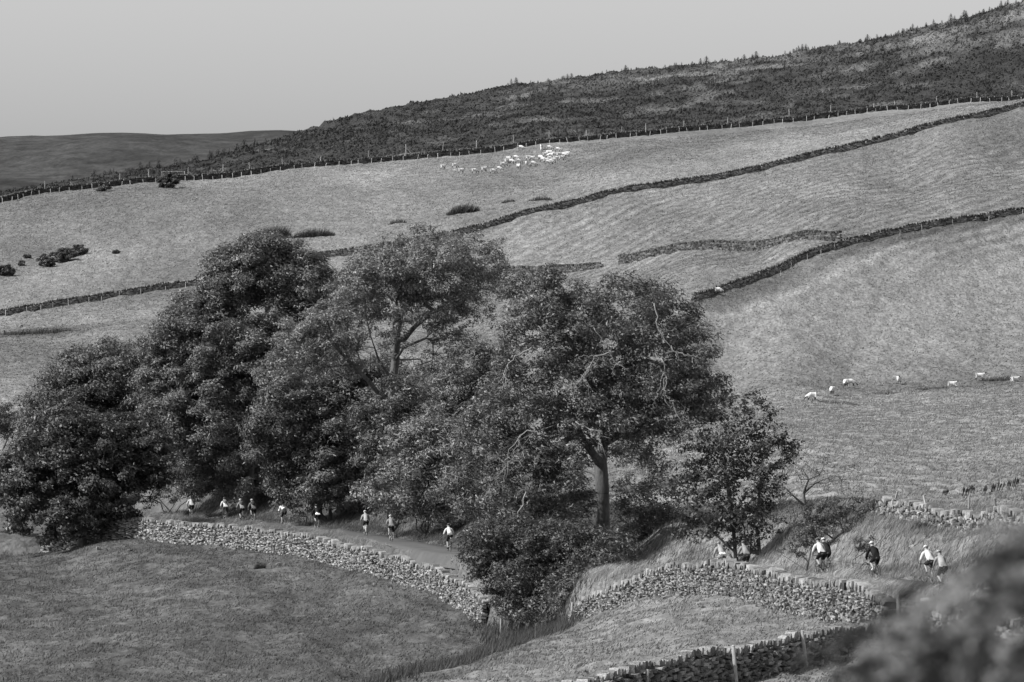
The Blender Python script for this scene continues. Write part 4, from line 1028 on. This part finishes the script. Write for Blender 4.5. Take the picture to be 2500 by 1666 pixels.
fl = [(185, 362), (355, 343), (445, 415), (638, 420), (775, 398), (905, 422), (990, 393), (1050, 325), (1120, 243), (1105, 278), (1170, 287), (1232, 225), (1268, 275), (1275, 355), (1390, 312), (1480, 318), (1412, 238), (1462, 243), (1590, 225), (1600, 72), (1603, 110), (1712, 82), (1307, 80), (1835, 110), (1655, 183), (1712, 160), (1768, 180), (1725, 196), (1850, 187), (1925, 190), (1968, 180), (1890, 238), (1718, 240), (1808, 243), (1770, 264), (1618, 262), (1668, 268), (1690, 297), (1735, 280)]
special = {0: 'white sheep with dark face, far left end of the upper flock', 1: 'second sheep from the left end of the upper flock', 2: 'lower sheep near the left end of the upper flock, third from left', 19: 'sheep facing the camera, highest in the upper flock', 22: 'lone sheep close under the fence posts above the flock', 30: 'sheep at the far right end of the upper flock', 23: 'lone sheep high at the right of the upper flock', 13: 'lowest sheep in the middle of the upper flock', 21: 'sheep with raised dark head near the top of the flock'}
for i, (a, b) in enumerate(fl):
    u, v = 1050 + a / 5.8825, 350 + (b + 24) / 5.8825
    kind = 'graze' if rs.rand() < 0.6 else ('stand' if rs.rand() < 0.6 else 'turn')
    ang = -math.pi / 2 + rs.normal(0, 0.45)
    if i in (19, 20, 14): kind = 'stand'; ang = math.pi
    if i in (27, 25): ang = math.pi / 2
    sheep(u, v, kind, ang, special.get(i, 'white sheep grazing in the thick of the upper flock'), FL, 1000, 1.16)
for u, v, k, a, lb in [(1981, 981, 'graze', 1.9, 'grazing sheep at the left end of the lower pasture group'), (2031, 968, 'graze', 2.9, 'small grazing sheep second from left on the lower pasture'), (2064, 947, 'graze', 2.9, 'dark-faced sheep at left of the touching pair on the lower pasture'), (2077, 946, 'graze', -1.4, 'pale sheep at right of the touching pair on the lower pasture'), (2195, 941, 'stand', 3.1, 'sheep facing the camera alone on the lower pasture'), (2324, 948, 'lie', -1.5, 'sheep lying down at the ledge of the lower pasture'), (2392, 932, 'stand', -1.5, 'standing sheep with head raised on the lower pasture'), (2478, 935, 'lie', -1.1, 'resting sheep nearest the right edge of the lower pasture')]:
    sheep(u, v, k, a, lb, 'sheep on the lower pasture', 600, 1.12)
sheep(1754, 723, 'graze', -1.5, 'single sheep grazing beside the far wall right of the big ash', None, 780, 1.1)

# ------------------------------------------------------------------ bicycles
_bp = {}
def bike_parts(tone):
    fm_ = gmat('frame_paint_%d' % int(tone * 100), tone, 0.35, noise=[(6, 0.08)], spec=0.5)
    RA, FA, BB, ST, HT, HB = (0, -.42, .345), (0, .58, .345), (0, 0, .275), (0, -.165, .80), (0, .41, .84), (0, .45, .70)
    m = MB()
    for a, b, r in ((BB, ST, .017), (ST, HT, .017), (BB, HB, .021), (HT, HB, .02)): m.tube([a, b], r, 8)
    for sx in (-1, 1):
        m.tube([(sx * .02, BB[1], BB[2]), (sx * .065, RA[1], RA[2])], .010, 6); m.tube([(sx * .02, ST[1], ST[2]), (sx * .065, RA[1], RA[2])], .009, 6)
    frame = m.mesh('frame', [fm_], True)
    m = MB()
    for sx in (-1, 1): m.tube([(sx * .03, .455, .69), (sx * .06, .51, .55), (sx * .06, FA[1], FA[2])], .011, 6)
    fork = m.mesh('fork', [fm_], True)
    m = MB(); m.torus((0, 0, 0), .325, .017, nu=36, nv=6); tyre = m.mesh('tyre', [M['tyre']], True)
    m = MB(); m.torus((0, 0, 0), .300, .012, nu=32, nv=5)
    m.tube([(-.06, 0, 0), (.06, 0, 0)], .018, 8)
    for q in range(16):
        a = 2 * math.pi * q / 16; m.tube([(.03 * (-1) ** q, 0.02 * math.cos(a), 0.02 * math.sin(a)), (0, .3 * math.cos(a), .3 * math.sin(a))], .0016, 3, cap=False)
    rim = m.mesh('rim', [M['rim']], True)
    m = MB(); m.tube([(0, -.165, .78), (0, -.195, .93)], .0135, 8); seatpost = m.mesh('seatpost', [M['rim']], True)
    m = MB(); m.tube([(0, -.36, .955), (0, -.30, .965), (0, -.18, .955), (0, -.08, .945)], [.05, .068, .035, .014], 8); saddle = m.mesh('saddle', [M['saddle']], True)
    m = MB(); m.tube([(0, .41, .85), (0, .50, .87)], .016, 6)
    m.tube([(-.21, .50, .87), (0, .50, .875), (.21, .50, .87)], .014, 6)
    for sx in (-1, 1):
        m.tube([(sx * .21, .50, .87), (sx * .21, .57, .875), (sx * .21, .61, .83), (sx * .21, .59, .765), (sx * .21, .52, .745)], .013, 6)
        m.tube([(sx * .21, .56, .875), (sx * .21, .61, .925)], [.017, .012], 6)
    bar = m.mesh('handlebar', [M['saddle']], True)
    m = MB(); m.torus((.045, 0, .275), .09, .006, nu=24, nv=4); m.tube([(-.07, 0, .275), (.07, 0, .275)], .02, 8); ring = m.mesh('chainring', [M['rim']], True)
    return dict(frame=frame, fork=fork, tyre=tyre, rim=rim, seatpost=seatpost, saddle=saddle, handlebar=bar, chainring=ring)
def pedal_pos(ph, sx): a = ph + (math.pi if sx > 0 else 0); return Vector((sx * .13, .172 * math.cos(a), .275 + .172 * math.sin(a)))
def make_bike(loc, rz, tone, ph, label):
    if tone not in _bp: _bp[tone] = bike_parts(tone)
    b = _bp[tone]
    root = tag(link('bicycle', None, None, loc, rz), label, 'bicycle', 'bicycles ridden along the lane')
    for k in ('frame', 'fork', 'seatpost', 'saddle', 'handlebar', 'chainring'): link(k, b[k], root)
    for y in (-.42, .58):
        w = link('wheel', b['rim'], root, (0, y, .345)); link('tyre', b['tyre'], w)
    m = MB()
    for sx in (-1, 1):
        pp = pedal_pos(ph, sx); m.tube([(sx * .075, 0, .275), (sx * .08, pp.y, pp.z)], .012, 6); m.box(pp + Vector((-sx * .01, 0, 0)), (.08, .07, .022))
    link('crank', m.mesh('crank', [M['rim']]), root)

# ------------------------------------------------------------------ riders
def ik(h, a, l1, l2, fwd):
    v = a - h; L = min(v.length, (l1 + l2) * 0.999); v.normalize()
    c = (l1 * l1 + L * L - l2 * l2) / (2 * l1 * L); s = math.sqrt(max(0, 1 - c * c))
    f = (fwd - v * fwd.dot(v)).normalized()
    return h + v * l1 * c + f * l1 * s
def shell(me, faces, off, name, mat):
    bm = bmesh.new(); bm.from_mesh(me); bm.faces.ensure_lookup_table(); keep = set(faces)
    bmesh.ops.delete(bm, geom=[f for i, f in enumerate(bm.faces) if i not in keep], context='FACES')
    bm.normal_update()
    for v in bm.verts: v.co += v.normal * off
    # turn the hem in so the edge of the garment has thickness
    out = bpy.data.meshes.new(name); bm.to_mesh(out); bm.free()
    out.materials.append(mat)
    for p in out.polygons: p.use_smooth = True
    return out
def make_person(loc, rz, label, ph, jersey, sleeve, shorts, helmet, lean=0.16, pack=None, socks=None, shoes=0.05, band=None, tights=False, ponytail=False, turn=0.0, upper=None):
    hip = Vector((0, -.215, 1.00)); ch = Vector((0, .14 + lean * .5, 1.34 - lean * .3)); sh = Vector((0, .22 + lean * .55, 1.43 - lean * .35))
    nk = sh + Vector((0.0, .06, .08)); hd0 = nk + Vector((turn * .03, .07, .07)); hd1 = hd0 + Vector((turn * .02, .03, .12))
    mid = hip.lerp(ch, .5) + Vector((0, -.02, .04))
    V = [hip, mid, ch, sh, nk, hd0, hd1]; E = [(0, 1), (1, 2), (2, 3), (3, 4), (4, 5), (5, 6)]; Rr = [.145, .135, .15, .10, .058, .088, .078]
    bones = [('torso', 0, 1), ('torso', 1, 2), ('torso', 2, 3), ('neck', 3, 4), ('head', 4, 5), ('head', 5, 6)]
    hips = [('hips', 0, 0)]
    hands = []; feet = []
    for sx in (-1, 1):
        s = sh + Vector((sx * .185, -.03, -.035)); w = Vector((sx * .212, .535, .93)); e = ik(s, w, .30, .27, Vector((sx * .55, -.35, -.75)))
        b = len(V); hm = w + Vector((0, .055, .005))
        V += [s, e, w, hm]; E += [(2 if False else 3, b), (b, b + 1), (b + 1, b + 2), (b + 2, b + 3)]; Rr += [.075, .045, .031, .036]
        bones += [('uarm', b, b + 1), ('farm', b + 1, b + 2), ('hand', b + 2, b + 3), ('uarm', 3, b)]
        hands.append((sx, hm))
        hj = hip + Vector((sx * .095, .02, -.05)); pp = pedal_pos(ph, sx); an = pp + Vector((0, -.08, .105))
        kn = ik(hj, an, .44, .445, Vector((sx * .05, 1, .25)))
        cf = kn.lerp(an, .35) + Vector((0, -.02, 0))
        b = len(V); toe = pp + Vector((0, .09, .03)); heel = an + Vector((0, -.05, -.06))
        V += [hj, hj.lerp(kn, .5), kn, cf, an, pp + Vector((0, .0, .035)), toe]; E += [(0, b), (b, b + 1), (b + 1, b + 2), (b + 2, b + 3), (b + 3, b + 4), (b + 4, b + 5), (b + 5, b + 6)]; Rr += [.105, .088, .058, .056, .037, .043, .034]
        bones += [('thigh', b, b + 1), ('thigh2', b + 1, b + 2), ('shin', b + 2, b + 3), ('shin', b + 3, b + 4), ('foot', b + 4, b + 5), ('foot', b + 5, b + 6)]
    me = skin_body('person', V, E, Rr, 0, 2 if loc.y < 310 else 1)
    # region of each face from the nearest bone
    fc = np.array([p.center for p in me.polygons]); best = np.full(len(fc), 1e9); reg = np.zeros(len(fc), int); names = sorted(set(b[0] for b in bones))
    tpar = np.zeros(len(fc))
    for nm, i, j in bones:
        a = np.array(V[i]); d = np.array(V[j]) - a; t_ = np.clip(((fc - a) @ d) / max(d @ d, 1e-9), 0, 1)
        rr = Rr[i] * (1 - t_) + Rr[j] * t_
        q = np.linalg.norm(fc - a - t_[:, None] * d, axis=1) / rr
        k = q < best; best = np.where(k, q, best); reg = np.where(k, names.index(nm), reg); tpar = np.where(k, t_, tpar)
    R_ = lambda *n: np.isin(reg, [names.index(x) for x in n])
    below = fc[:, 2] < hip.z + .03 - 0.25 * np.abs(fc[:, 1] - hip.y)
    seat = R_('torso') & (((fc - np.array(hip)) @ np.array((ch - hip).normalized())) < 0.03)
    jer = (R_('torso') & ~seat) | R_('uarm')
    if sleeve == 'long': jer = jer | R_('farm')
    if sleeve == 'none': jer = R_('torso') & ~seat
    sho = seat | R_('thigh', 'thigh2')
    if tights: sho = sho | R_('shin')
    shoe = R_('foot')
    # fingers, thumb, ears, nose joined to the body
    bm = bmesh.new(); bm.from_mesh(me); nb = len(bm.faces)
    ex = MB()
    for sx, hm in hands:
        for k in range(4):
            ox = (k - 1.5) * .018; r = (.0085, .009, .009, .0075)[k]; ln = (.034, .04, .038, .03)[k]
            a = hm + Vector((sx * .012, .018 - k * .012, -.002 - k * .008)); ex.tube([a, a + Vector((sx * .018, ln * .5, -.012)), a + Vector((-sx * .004, ln * .55, -.045)), a + Vector((-sx * .022, ln * .2, -.05))], [r, r, r * .9, r * .7], 5)
        a = hm + Vector((-sx * .028, -.02, .0)); ex.tube([a, a + Vector((-sx * .018, .03, -.01)), a + Vector((-sx * .012, .055, -.03))], [.011, .010, .008], 5)
    for sx in (-1, 1): ex.sphere(hd0 + Vector((sx * .088, .0, .05)), (.012, .022, .03), 6, 5)
    ex.sphere(hd0 + Vector((0, .10, .035)), (.014, .02, .024), 6, 5)
    tmp = ex.mesh('x', []); bm.from_mesh(tmp); bpy.data.meshes.remove(tmp)
    me2 = bpy.data.meshes.new('person'); bm.to_mesh(me2); bm.free(); me2.materials.append(M['skin'])
    for p in me2.polygons: p.use_smooth = True
    root = tag(link('person', me2, None, loc, rz), label, 'person', 'cyclists riding away along the lane')
    link('jersey', shell(me, np.nonzero(jer)[0], .014, 'jersey', cloth(jersey * 0.6)), root)
    if upper is not None:   # darker or lighter yoke over the shoulders
        yk = jer & (((fc - np.array(hip)) @ np.array((ch - hip).normalized())) > 0.27) & R_('torso', 'uarm')
        link('yoke', shell(me, np.nonzero(yk)[0], .019, 'yoke', cloth(upper)), root)
    if band is not None:
        al = ((fc - np.array(hip)) @ np.array((ch - hip).normalized())); bk = R_('torso') & (al > 0.03) & (al < 0.12)
        link('hem_band', shell(me, np.nonzero(bk)[0], .020, 'hem_band', cloth(band)), root)
    link('tights' if tights else 'shorts', shell(me, np.nonzero(sho)[0], .009, 'shorts', cloth(shorts)), root)
    for sx in (-1, 1):
        sel = np.nonzero(shoe & (fc[:, 0] * sx > 0))[0]
        if len(sel): link('shoe', shell(me, sel, .010, 'shoe', cloth(shoes, 'shoe', 0.5)), root)
        if socks is not None:
            sel = np.nonzero(R_('shin') & (fc[:, 0] * sx > 0) & (fc[:, 2] < pedal_pos(ph, sx).z + .22))[0]
            if len(sel): link('sock', shell(me, sel, .006, 'sock', cloth(socks)), root)
    # helmet with dark vents
    m = MB(); hc = hd0.lerp(hd1, .62) + Vector((0, .0, .005)); rot = Matrix.Rotation(-.45, 3, 'X')
    m.sphere(hc, (.105, .138, .105), 14, 7, 0, rot, zmin=-0.12)
    hm_ = link('helmet', m.mesh('helmet', [cloth(helmet * 0.75, 'helmet', 0.35)], True), root)
    m = MB()
    for x in (-.05, 0, .05):
        pts = []
        for q in range(6):
            a = R(-10 + 170 * q / 5 - 15); zz = math.sqrt(max(0, 1 - (x / .105) ** 2))
            pts.append(hc + rot @ Vector((x, -math.cos(a) * .139 * zz, abs(math.sin(a)) * .106 * zz)))
        m.tube(pts, [.006, .010, .011, .011, .010, .005], 5)
    link('vent', m.mesh('vent', [cloth(0.03 if helmet > .2 else 0.25, 'helmet', 0.5)], True), hm_)
    if ponytail:
        m = MB(); m.tube([hd0 + Vector((0, -.08, .03)), hd0 + Vector((0, -.16, -.03)), hd0 + Vector((.01, -.2, -.14))], [.03, .035, .012], 6); link('ponytail', m.mesh('ponytail', [cloth(0.2, 'hair', 0.6)], True), root)
    if pack is not None:
        ax = (ch - hip).normalized(); nrm_ = Vector((0, -ax.z, ax.y)); c = hip.lerp(sh, .68) + nrm_ * .19
        rot = Matrix((Vector((1, 0, 0)), -nrm_, ax)).transposed()
        m = MB(); m.sphere(c, (.155, .10, .22), 12, 9, 0, rot); m.sphere(c + nrm_ * .06 - ax * .05, (.10, .07, .11), 10, 7, 0, rot)
        pk = link('backpack', m.mesh('backpack', [cloth(pack, 'pack')], True), root)
        m = MB()
        for sx in (-1, 1): m.tube([c + Vector((sx * .09, 0, 0)) + ax * .18, sh + Vector((sx * .10, .0, .075)), sh + Vector((sx * .12, .12, -.03))], [.016, .02, .016], 5)
        link('strap', m.mesh('strap', [cloth(pack, 'pack')], True), pk)
    return root

RID = [  # u, lane offset, phase, bike tone, person kwargs, label
    (468, 0.2, 2.4, .05, dict(jersey=.66, sleeve='short', shorts=.015, helmet=.5), 'rider in pale jersey and black shorts, foremost at the far left'),
    (549, -0.2, 0.6, .04, dict(jersey=.80, sleeve='long', shorts=.05, helmet=.03, pack=.12, tights=True), 'rider in white long sleeves with a dark backpack and dark helmet'),
    (587, 0.3, 3.6, .03, dict(jersey=.34, sleeve='long', shorts=.012, helmet=.75, pack=.05), 'rider in grey top with backpack and white helmet, left one of the close pair'),
    (619, -0.3, 1.2, .03, dict(jersey=.20, sleeve='short', shorts=.012, helmet=.65, pack=.03), 'rider in darker grey jersey, right one of the close pair'),
    (690, 0.2, 5.0, .03, dict(jersey=.05, sleeve='short', shorts=.012, helmet=.02, upper=.75), 'rider in black with white shoulders and black helmet'),
    (776, 0.0, 2.0, .03, dict(jersey=.02, sleeve='long', shorts=.012, helmet=.02, band=.75), 'rider in black jersey with a white hem band'),
    (891, -0.1, 2.7, .6, dict(jersey=.45, sleeve='long', shorts=.012, helmet=.75, lean=.12), 'rider in light grey long sleeves crouching on a white bicycle'),
    (957, 0.2, 1.0, .03, dict(jersey=.30, sleeve='short', shorts=.014, helmet=.72, lean=.1, shoes=.6), 'rider in mid-grey jersey and white helmet left of the bare stretch of lane'),
    (1095, -0.2, 4.0, .03, dict(jersey=.75, sleeve='short', shorts=.02, helmet=.02, lean=.2, band=.2), 'rider in white patterned jersey at the edge of the big tree'),
    (1766, 0.3, 0.8, .04, dict(jersey=.42, sleeve='long', shorts=.22, helmet=.35, band=.8), 'rider in light top with white back band, left of the half-hidden two'),
    (1818, -0.5, 2.2, .04, dict(jersey=.33, sleeve='short', shorts=.03, helmet=.08, tights=True), 'rider in plain grey jersey and dark helmet, right of the half-hidden two'),
    (2003, 0.45, 2.5, .03, dict(jersey=.74, sleeve='long', shorts=.012, helmet=.06), 'rider in pale jersey and black shorts beside the gorse bank'),
    (2018, -0.75, 5.2, .03, dict(jersey=.02, sleeve='long', shorts=.012, helmet=.8), 'rider in black with white helmet, mostly hidden by the pale-jerseyed rider'),
    (2138, 0.1, 2.1, .03, dict(jersey=.014, sleeve='long', shorts=.012, helmet=.8, lean=.12, shoes=.75), 'rider all in black with white helmet and white shoes'),
    (2264, -0.6, 1.5, .03, dict(jersey=.82, sleeve='long', shorts=.02, helmet=.7), 'rider in bright white long-sleeved jersey near the blurred bush'),
    (2294, 1.15, 2.9, .03, dict(jersey=.5, sleeve='none', shorts=.02, helmet=.4, ponytail=True, lean=.05), 'rider with ponytail in pale sleeveless top next to the white jersey'),
]
for i, (u, off, ph, bt, kw, lb) in enumerate(RID):
    p, tgt = lane_at(u, off)
    if i == 12: p, tgt = lane_at(2020, -0.9)
    rz = math.atan2(-tgt.x, tgt.y) if tgt.y > 0 else math.atan2(tgt.x, -tgt.y)
    rz += 0.10 if p.y < 310 else -0.02
    make_person(p, rz, lb, ph, **kw)
    make_bike(p, rz, bt, ph, ('white bicycle under ' if bt > .3 else 'dark bicycle under ') + ' '.join(lb.split()[:13]).rstrip(','))

# ------------------------------------------------------------------ grass
def grass(name, label, x, y, h, w, tone, lean=0.45, seg=1, seed=3, cat=None, wjit=0.3, zoff=-0.03):
    rs = np.random.RandomState(seed); n = len(x); z = gz(x, y)
    th = rs.uniform(0, math.pi, n); c = np.stack([np.cos(th), np.sin(th), 0 * th], 1) * (w / 2)[:, None]
    b = np.stack([x, y, z + zoff], 1)
    lx_ = h * rs.normal(lean, wjit, n); ly_ = h * rs.normal(0, wjit, n)
    tip = b + np.stack([lx_, ly_, h], 1)
    if seg == 1:
        V = np.stack([b - c, b + c, tip], 1).reshape(-1, 3); Fc = np.arange(3 * n).reshape(-1, 3); k = 3
    else:
        md = b + np.stack([lx_ * 0.28, ly_ * 0.28, h * 0.6], 1)
        V = np.stack([b - c, b + c, md - c * 0.8, md + c * 0.8, tip + np.stack([h * 0.12, 0 * h, -h * 0.08], 1)], 1).reshape(-1, 3)
        q = (np.arange(n) * 5)[:, None]; Fc = np.concatenate([q + [[0, 1, 3]], q + [[0, 3, 2]], q + [[2, 3, 4]]], 1).reshape(-1, 3); k = 5
    me = np_mesh(name, V, Fc, {'tone': np.repeat(tone, k)}, False, [M['far_blade' if name in ('hill_grass', 'pasture_grass') else 'blade']])
    return tag(link(name, me), label, cat or 'grass', None, 'stuff')
def area_pts(n, u0, u1, d0, d1, rs, power=2.0):
    """uniform over the ground in a wedge of distances d0..d1"""
    d = (d0 ** power + (d1 ** power - d0 ** power) * rs.rand(n)) ** (1 / power); s = (rs.uniform(u0, u1, n) - 1250) / F
    return s * d, d
def sides(x, y):
    dist, _ = seg_dist(x, y, DIV, DIV[:, 2]); yd = np.interp(x, DIV[:, 0], DIV[:, 1]); return np.where(y > yd, dist, -dist)
gtone = lambda x, y: grid_lookup(x, y, GTONE)
rs = np.random.RandomState(91)
# grazed fields on the near side of the walls
x, y = area_pts(330000, -60, 2560, 180, 420, rs); sdv = sides(x, y); k = sdv < -0.4; x, y = x[k], y[k]
pn = fbm(x / 1.1, y / 2.6, 3); hh = np.clip(0.10 + 0.07 * pn, 0.04, 0.4) * rs.uniform(0.6, 1.5, len(x))
grass('short_grass', 'short grazed turf of the two fields below the lane', x, y, hh, rs.uniform(0.05, 0.13, len(x)), gtone(x, y) * rs.uniform(0.6, 1.6, len(x)) * (1 + 0.6 * pn), 0.5, seed=4)
# long pale grass on verge and bank
def lane_strip(n, o0, o1, rs, ymax=470):
    ok = np.nonzero((lx[:, 1] < ymax) & (lx[:, 1] > 205))[0]; k = ok[rs.randint(0, len(ok), n)]; o = rs.uniform(o0, o1, n)
    j = rs.uniform(-0.6, 0.6, n)
    q = lx[k] + nrm[k] * o[:, None] + tg[k] * j[:, None]; return q[:, 0], q[:, 1], np.abs(o)
x, y, dl_ = lane_strip(105000, 1.45, 5.6, rs); sdv = sides(x, y); k = sdv > 0.0; x, y, dl_ = x[k], y[k], dl_[k]
pn = fbm(x / 0.9, y / 2.2, 3)
bare = np.exp(-((y - 357) / 6) ** 2)
hh = np.clip(0.46 + 0.24 * pn, 0.15, 1.0) * rs.uniform(0.5, 1.25, len(x)) * (0.28 + 0.72 * sstep(1.5, 3.0, dl_)) * (1 - 0.5 * bare)
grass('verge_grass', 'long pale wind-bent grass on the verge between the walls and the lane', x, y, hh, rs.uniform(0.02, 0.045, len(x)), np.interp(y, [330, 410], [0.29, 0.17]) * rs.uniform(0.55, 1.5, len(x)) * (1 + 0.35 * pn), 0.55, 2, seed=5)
x, y, dl_ = lane_strip(150000, -16, -1.45, rs)
pn = fbm(x / 1.3, y / 3.0, 3)
hh = np.clip(0.38 + 0.2 * pn, 0.12, 0.9) * rs.uniform(0.5, 1.3, len(x)) * (0.35 + 0.65 * sstep(1.4, 2.6, dl_))
grass('bank_grass', 'rank grass on the bank behind the riders', x, y, hh, rs.uniform(0.03, 0.06, len(x)), np.interp(y, [300, 340], [0.165, 0.072]) * rs.uniform(0.55, 1.5, len(x)) * (1 + 0.4 * pn), 0.55, 1, seed=15)  # farther blades darkened: shade of the trees put into their tone
# middle pasture on the right
x, y = area_pts(170000, 1450, 2560, 310, 740, rs, 1.4); dl_, _ = seg_dist(x, y, LANE_XY); k = dl_ > 20; x, y = x[k], y[k]
pn = fbm(x / 1.0, y / 4, 3); hh = np.clip(0.14 + 0.10 * pn, 0.05, 0.5) * rs.uniform(0.6, 1.5, len(x))
grass('pasture_grass', 'thin pale grass of the pasture behind the lane', x, y, hh, rs.uniform(0.07, 0.16, len(x)) * np.sqrt(y / 450), gtone(x, y) * rs.uniform(0.8, 1.25, len(x)) * (1 + 0.55 * pn), 0.5, seed=6)
# hill pasture
x, y = area_pts(330000, -40, 2540, 600, 1262, rs, 2.0); k = (y < moor_line(x / y) - 3) & ((y > 740) | (x < 10)); x, y = x[k], y[k]
pn = 0.6 * fbm(x / 2.4, y / 3.4, 2) + 0.5 * fbm(x / 0.9, y / 2.4, 2); hh = np.clip(0.12 + 0.09 * pn, 0.04, 0.4) * rs.uniform(0.6, 1.5, len(x))
grass('hill_grass', 'dry tussocky grass of the hillside pastures', x, y, hh, rs.uniform(0.16, 0.36, len(x)), gtone(x, y) * rs.uniform(0.92, 1.12, len(x)) * (1 + 0.6 * pn), 0.55, seed=7)
# heather
x, y = area_pts(95000, -40, 2540, 1205, 1720, rs, 1.5); k = y > moor_line(x / y) + 4; x, y = x[k], y[k]
pn = fbm(x / 3.5, y / 10, 3); hh = np.clip(0.40 + 0.30 * pn, 0.1, 1.2) * rs.uniform(0.5, 1.4, len(x))
grass('heather', 'dark heather and rough grass covering the moor', x, y, hh, rs.uniform(0.35, 0.9, len(x)), gtone(x, y) * rs.uniform(0.6, 1.5, len(x)) * (1 + 0.25 * pn), 0.15, seed=8, cat='heather')
# weeds in the gully and nettles at the foot of trees
x, y = area_pts(48000, 880, 1440, 238, 326, rs); sdv = sides(x, y); gx = np.interp(y, [238, 262, 285, 300, 312, 326], [-6, -2.6, 0.2, 1.8, 1.8, 0.8])
dlw, _ = seg_dist(x, y, LANE_XY); k = (np.abs(x - gx) < np.interp(y, [296, 310], [2.4, 3.6]) * rs.rand(len(x)) ** 0.5) & (sdv < 3.0) & (dlw > 1.7); x, y = x[k], y[k]
grass('gully_weeds', 'dark nettles and rank weeds along the gully floor', x, y, rs.uniform(0.25, 0.8, len(x)), rs.uniform(0.04, 0.10, len(x)), 0.075 * rs.uniform(0.5, 1.6, len(x)), 0.3, seed=9, cat='weeds')

# ------------------------------------------------------------------ out-of-focus bush close to the camera
def near_bush():
    rs = np.random.RandomState(77); bx = np.array([0.95, 9.6, gz1(0.95, 9.6)])
    root = tag(link('foreground_bush', None, None, tuple(bx)), 'soft out-of-focus bush filling the bottom right corner', 'bush')
    top_u = [1780, 1900, 1990, 2060, 2150, 2260, 2370, 2450, 2520, 2700]; top_v = [1720, 1610, 1500, 1440, 1420, 1375, 1330, 1270, 1190, 1130]
    tips = []
    while len(tips) < 240:
        u = 1960 + 840 * rs.rand() ** 0.7; d = rs.uniform(8.3, 10.8); tv = np.interp(u, top_u, top_v)
        v = tv + 45 + (rs.rand() ** 0.75) * 540
        if v < 2050: tips.append(np.array(P(u, v, d)))
    tips = np.array(tips)
    pts, par, rad, ns = grow([[bx, bx + np.array([.02, 0, .7]), bx + np.array([.06, 0, 1.25])], [bx + np.array([.1, .1, 0]), bx + np.array([.25, .1, 1.2])]], tips, rs, step=0.12, sag=0.02, tip=0.0022)
    i1 = np.nonzero(par >= 0)[0]; i0 = par[i1]
    V, Fq = tubes(pts[i0], pts[i1], np.minimum(rad[i0], rad[i1] * 1.4), rad[i1], 5)
    link('stem', np_mesh('stem', V - bx, Fq, None, True, [M['bark']]), root)
    m = rs.randint(34, 60, len(tips)); ci = np.repeat(np.arange(len(tips)), m); N = len(ci)
    t_ = rs.rand(N)[:, None]
    dirn = unit(np.array([0.72, 0, 0.6]) + rs.normal(0, 0.28, (len(tips), 3))); sl = rs.uniform(0.07, 0.16, len(tips))
    C = tips[ci] - dirn[ci] * t_ * sl[ci][:, None] + rs.normal(0, 0.009, (N, 3)) * (0.4 + t_)
    Ax = dirn[ci] + rs.normal(0, 0.45, (N, 3)); Nr = unit(rs.normal(0, 1, (N, 3)) + np.array([-0.3, -0.4, 0.4]))
    stone_ = np.where(rs.rand(len(tips)) > 0.62, rs.uniform(0.14, 0.25, len(tips)), rs.uniform(0.015, 0.05, len(tips)))
    V, Fc, ta = leaf_arrays(C, Nr, Ax, rs.uniform(0.02, 0.042, N), rs.uniform(0.007, 0.013, N), stone_[ci] * rs.uniform(0.8, 1.2, N))
    link('foliage', np_mesh('foliage', V - bx, Fc, {'tone': ta}, False, [M['leaf']]), root)
near_bush()
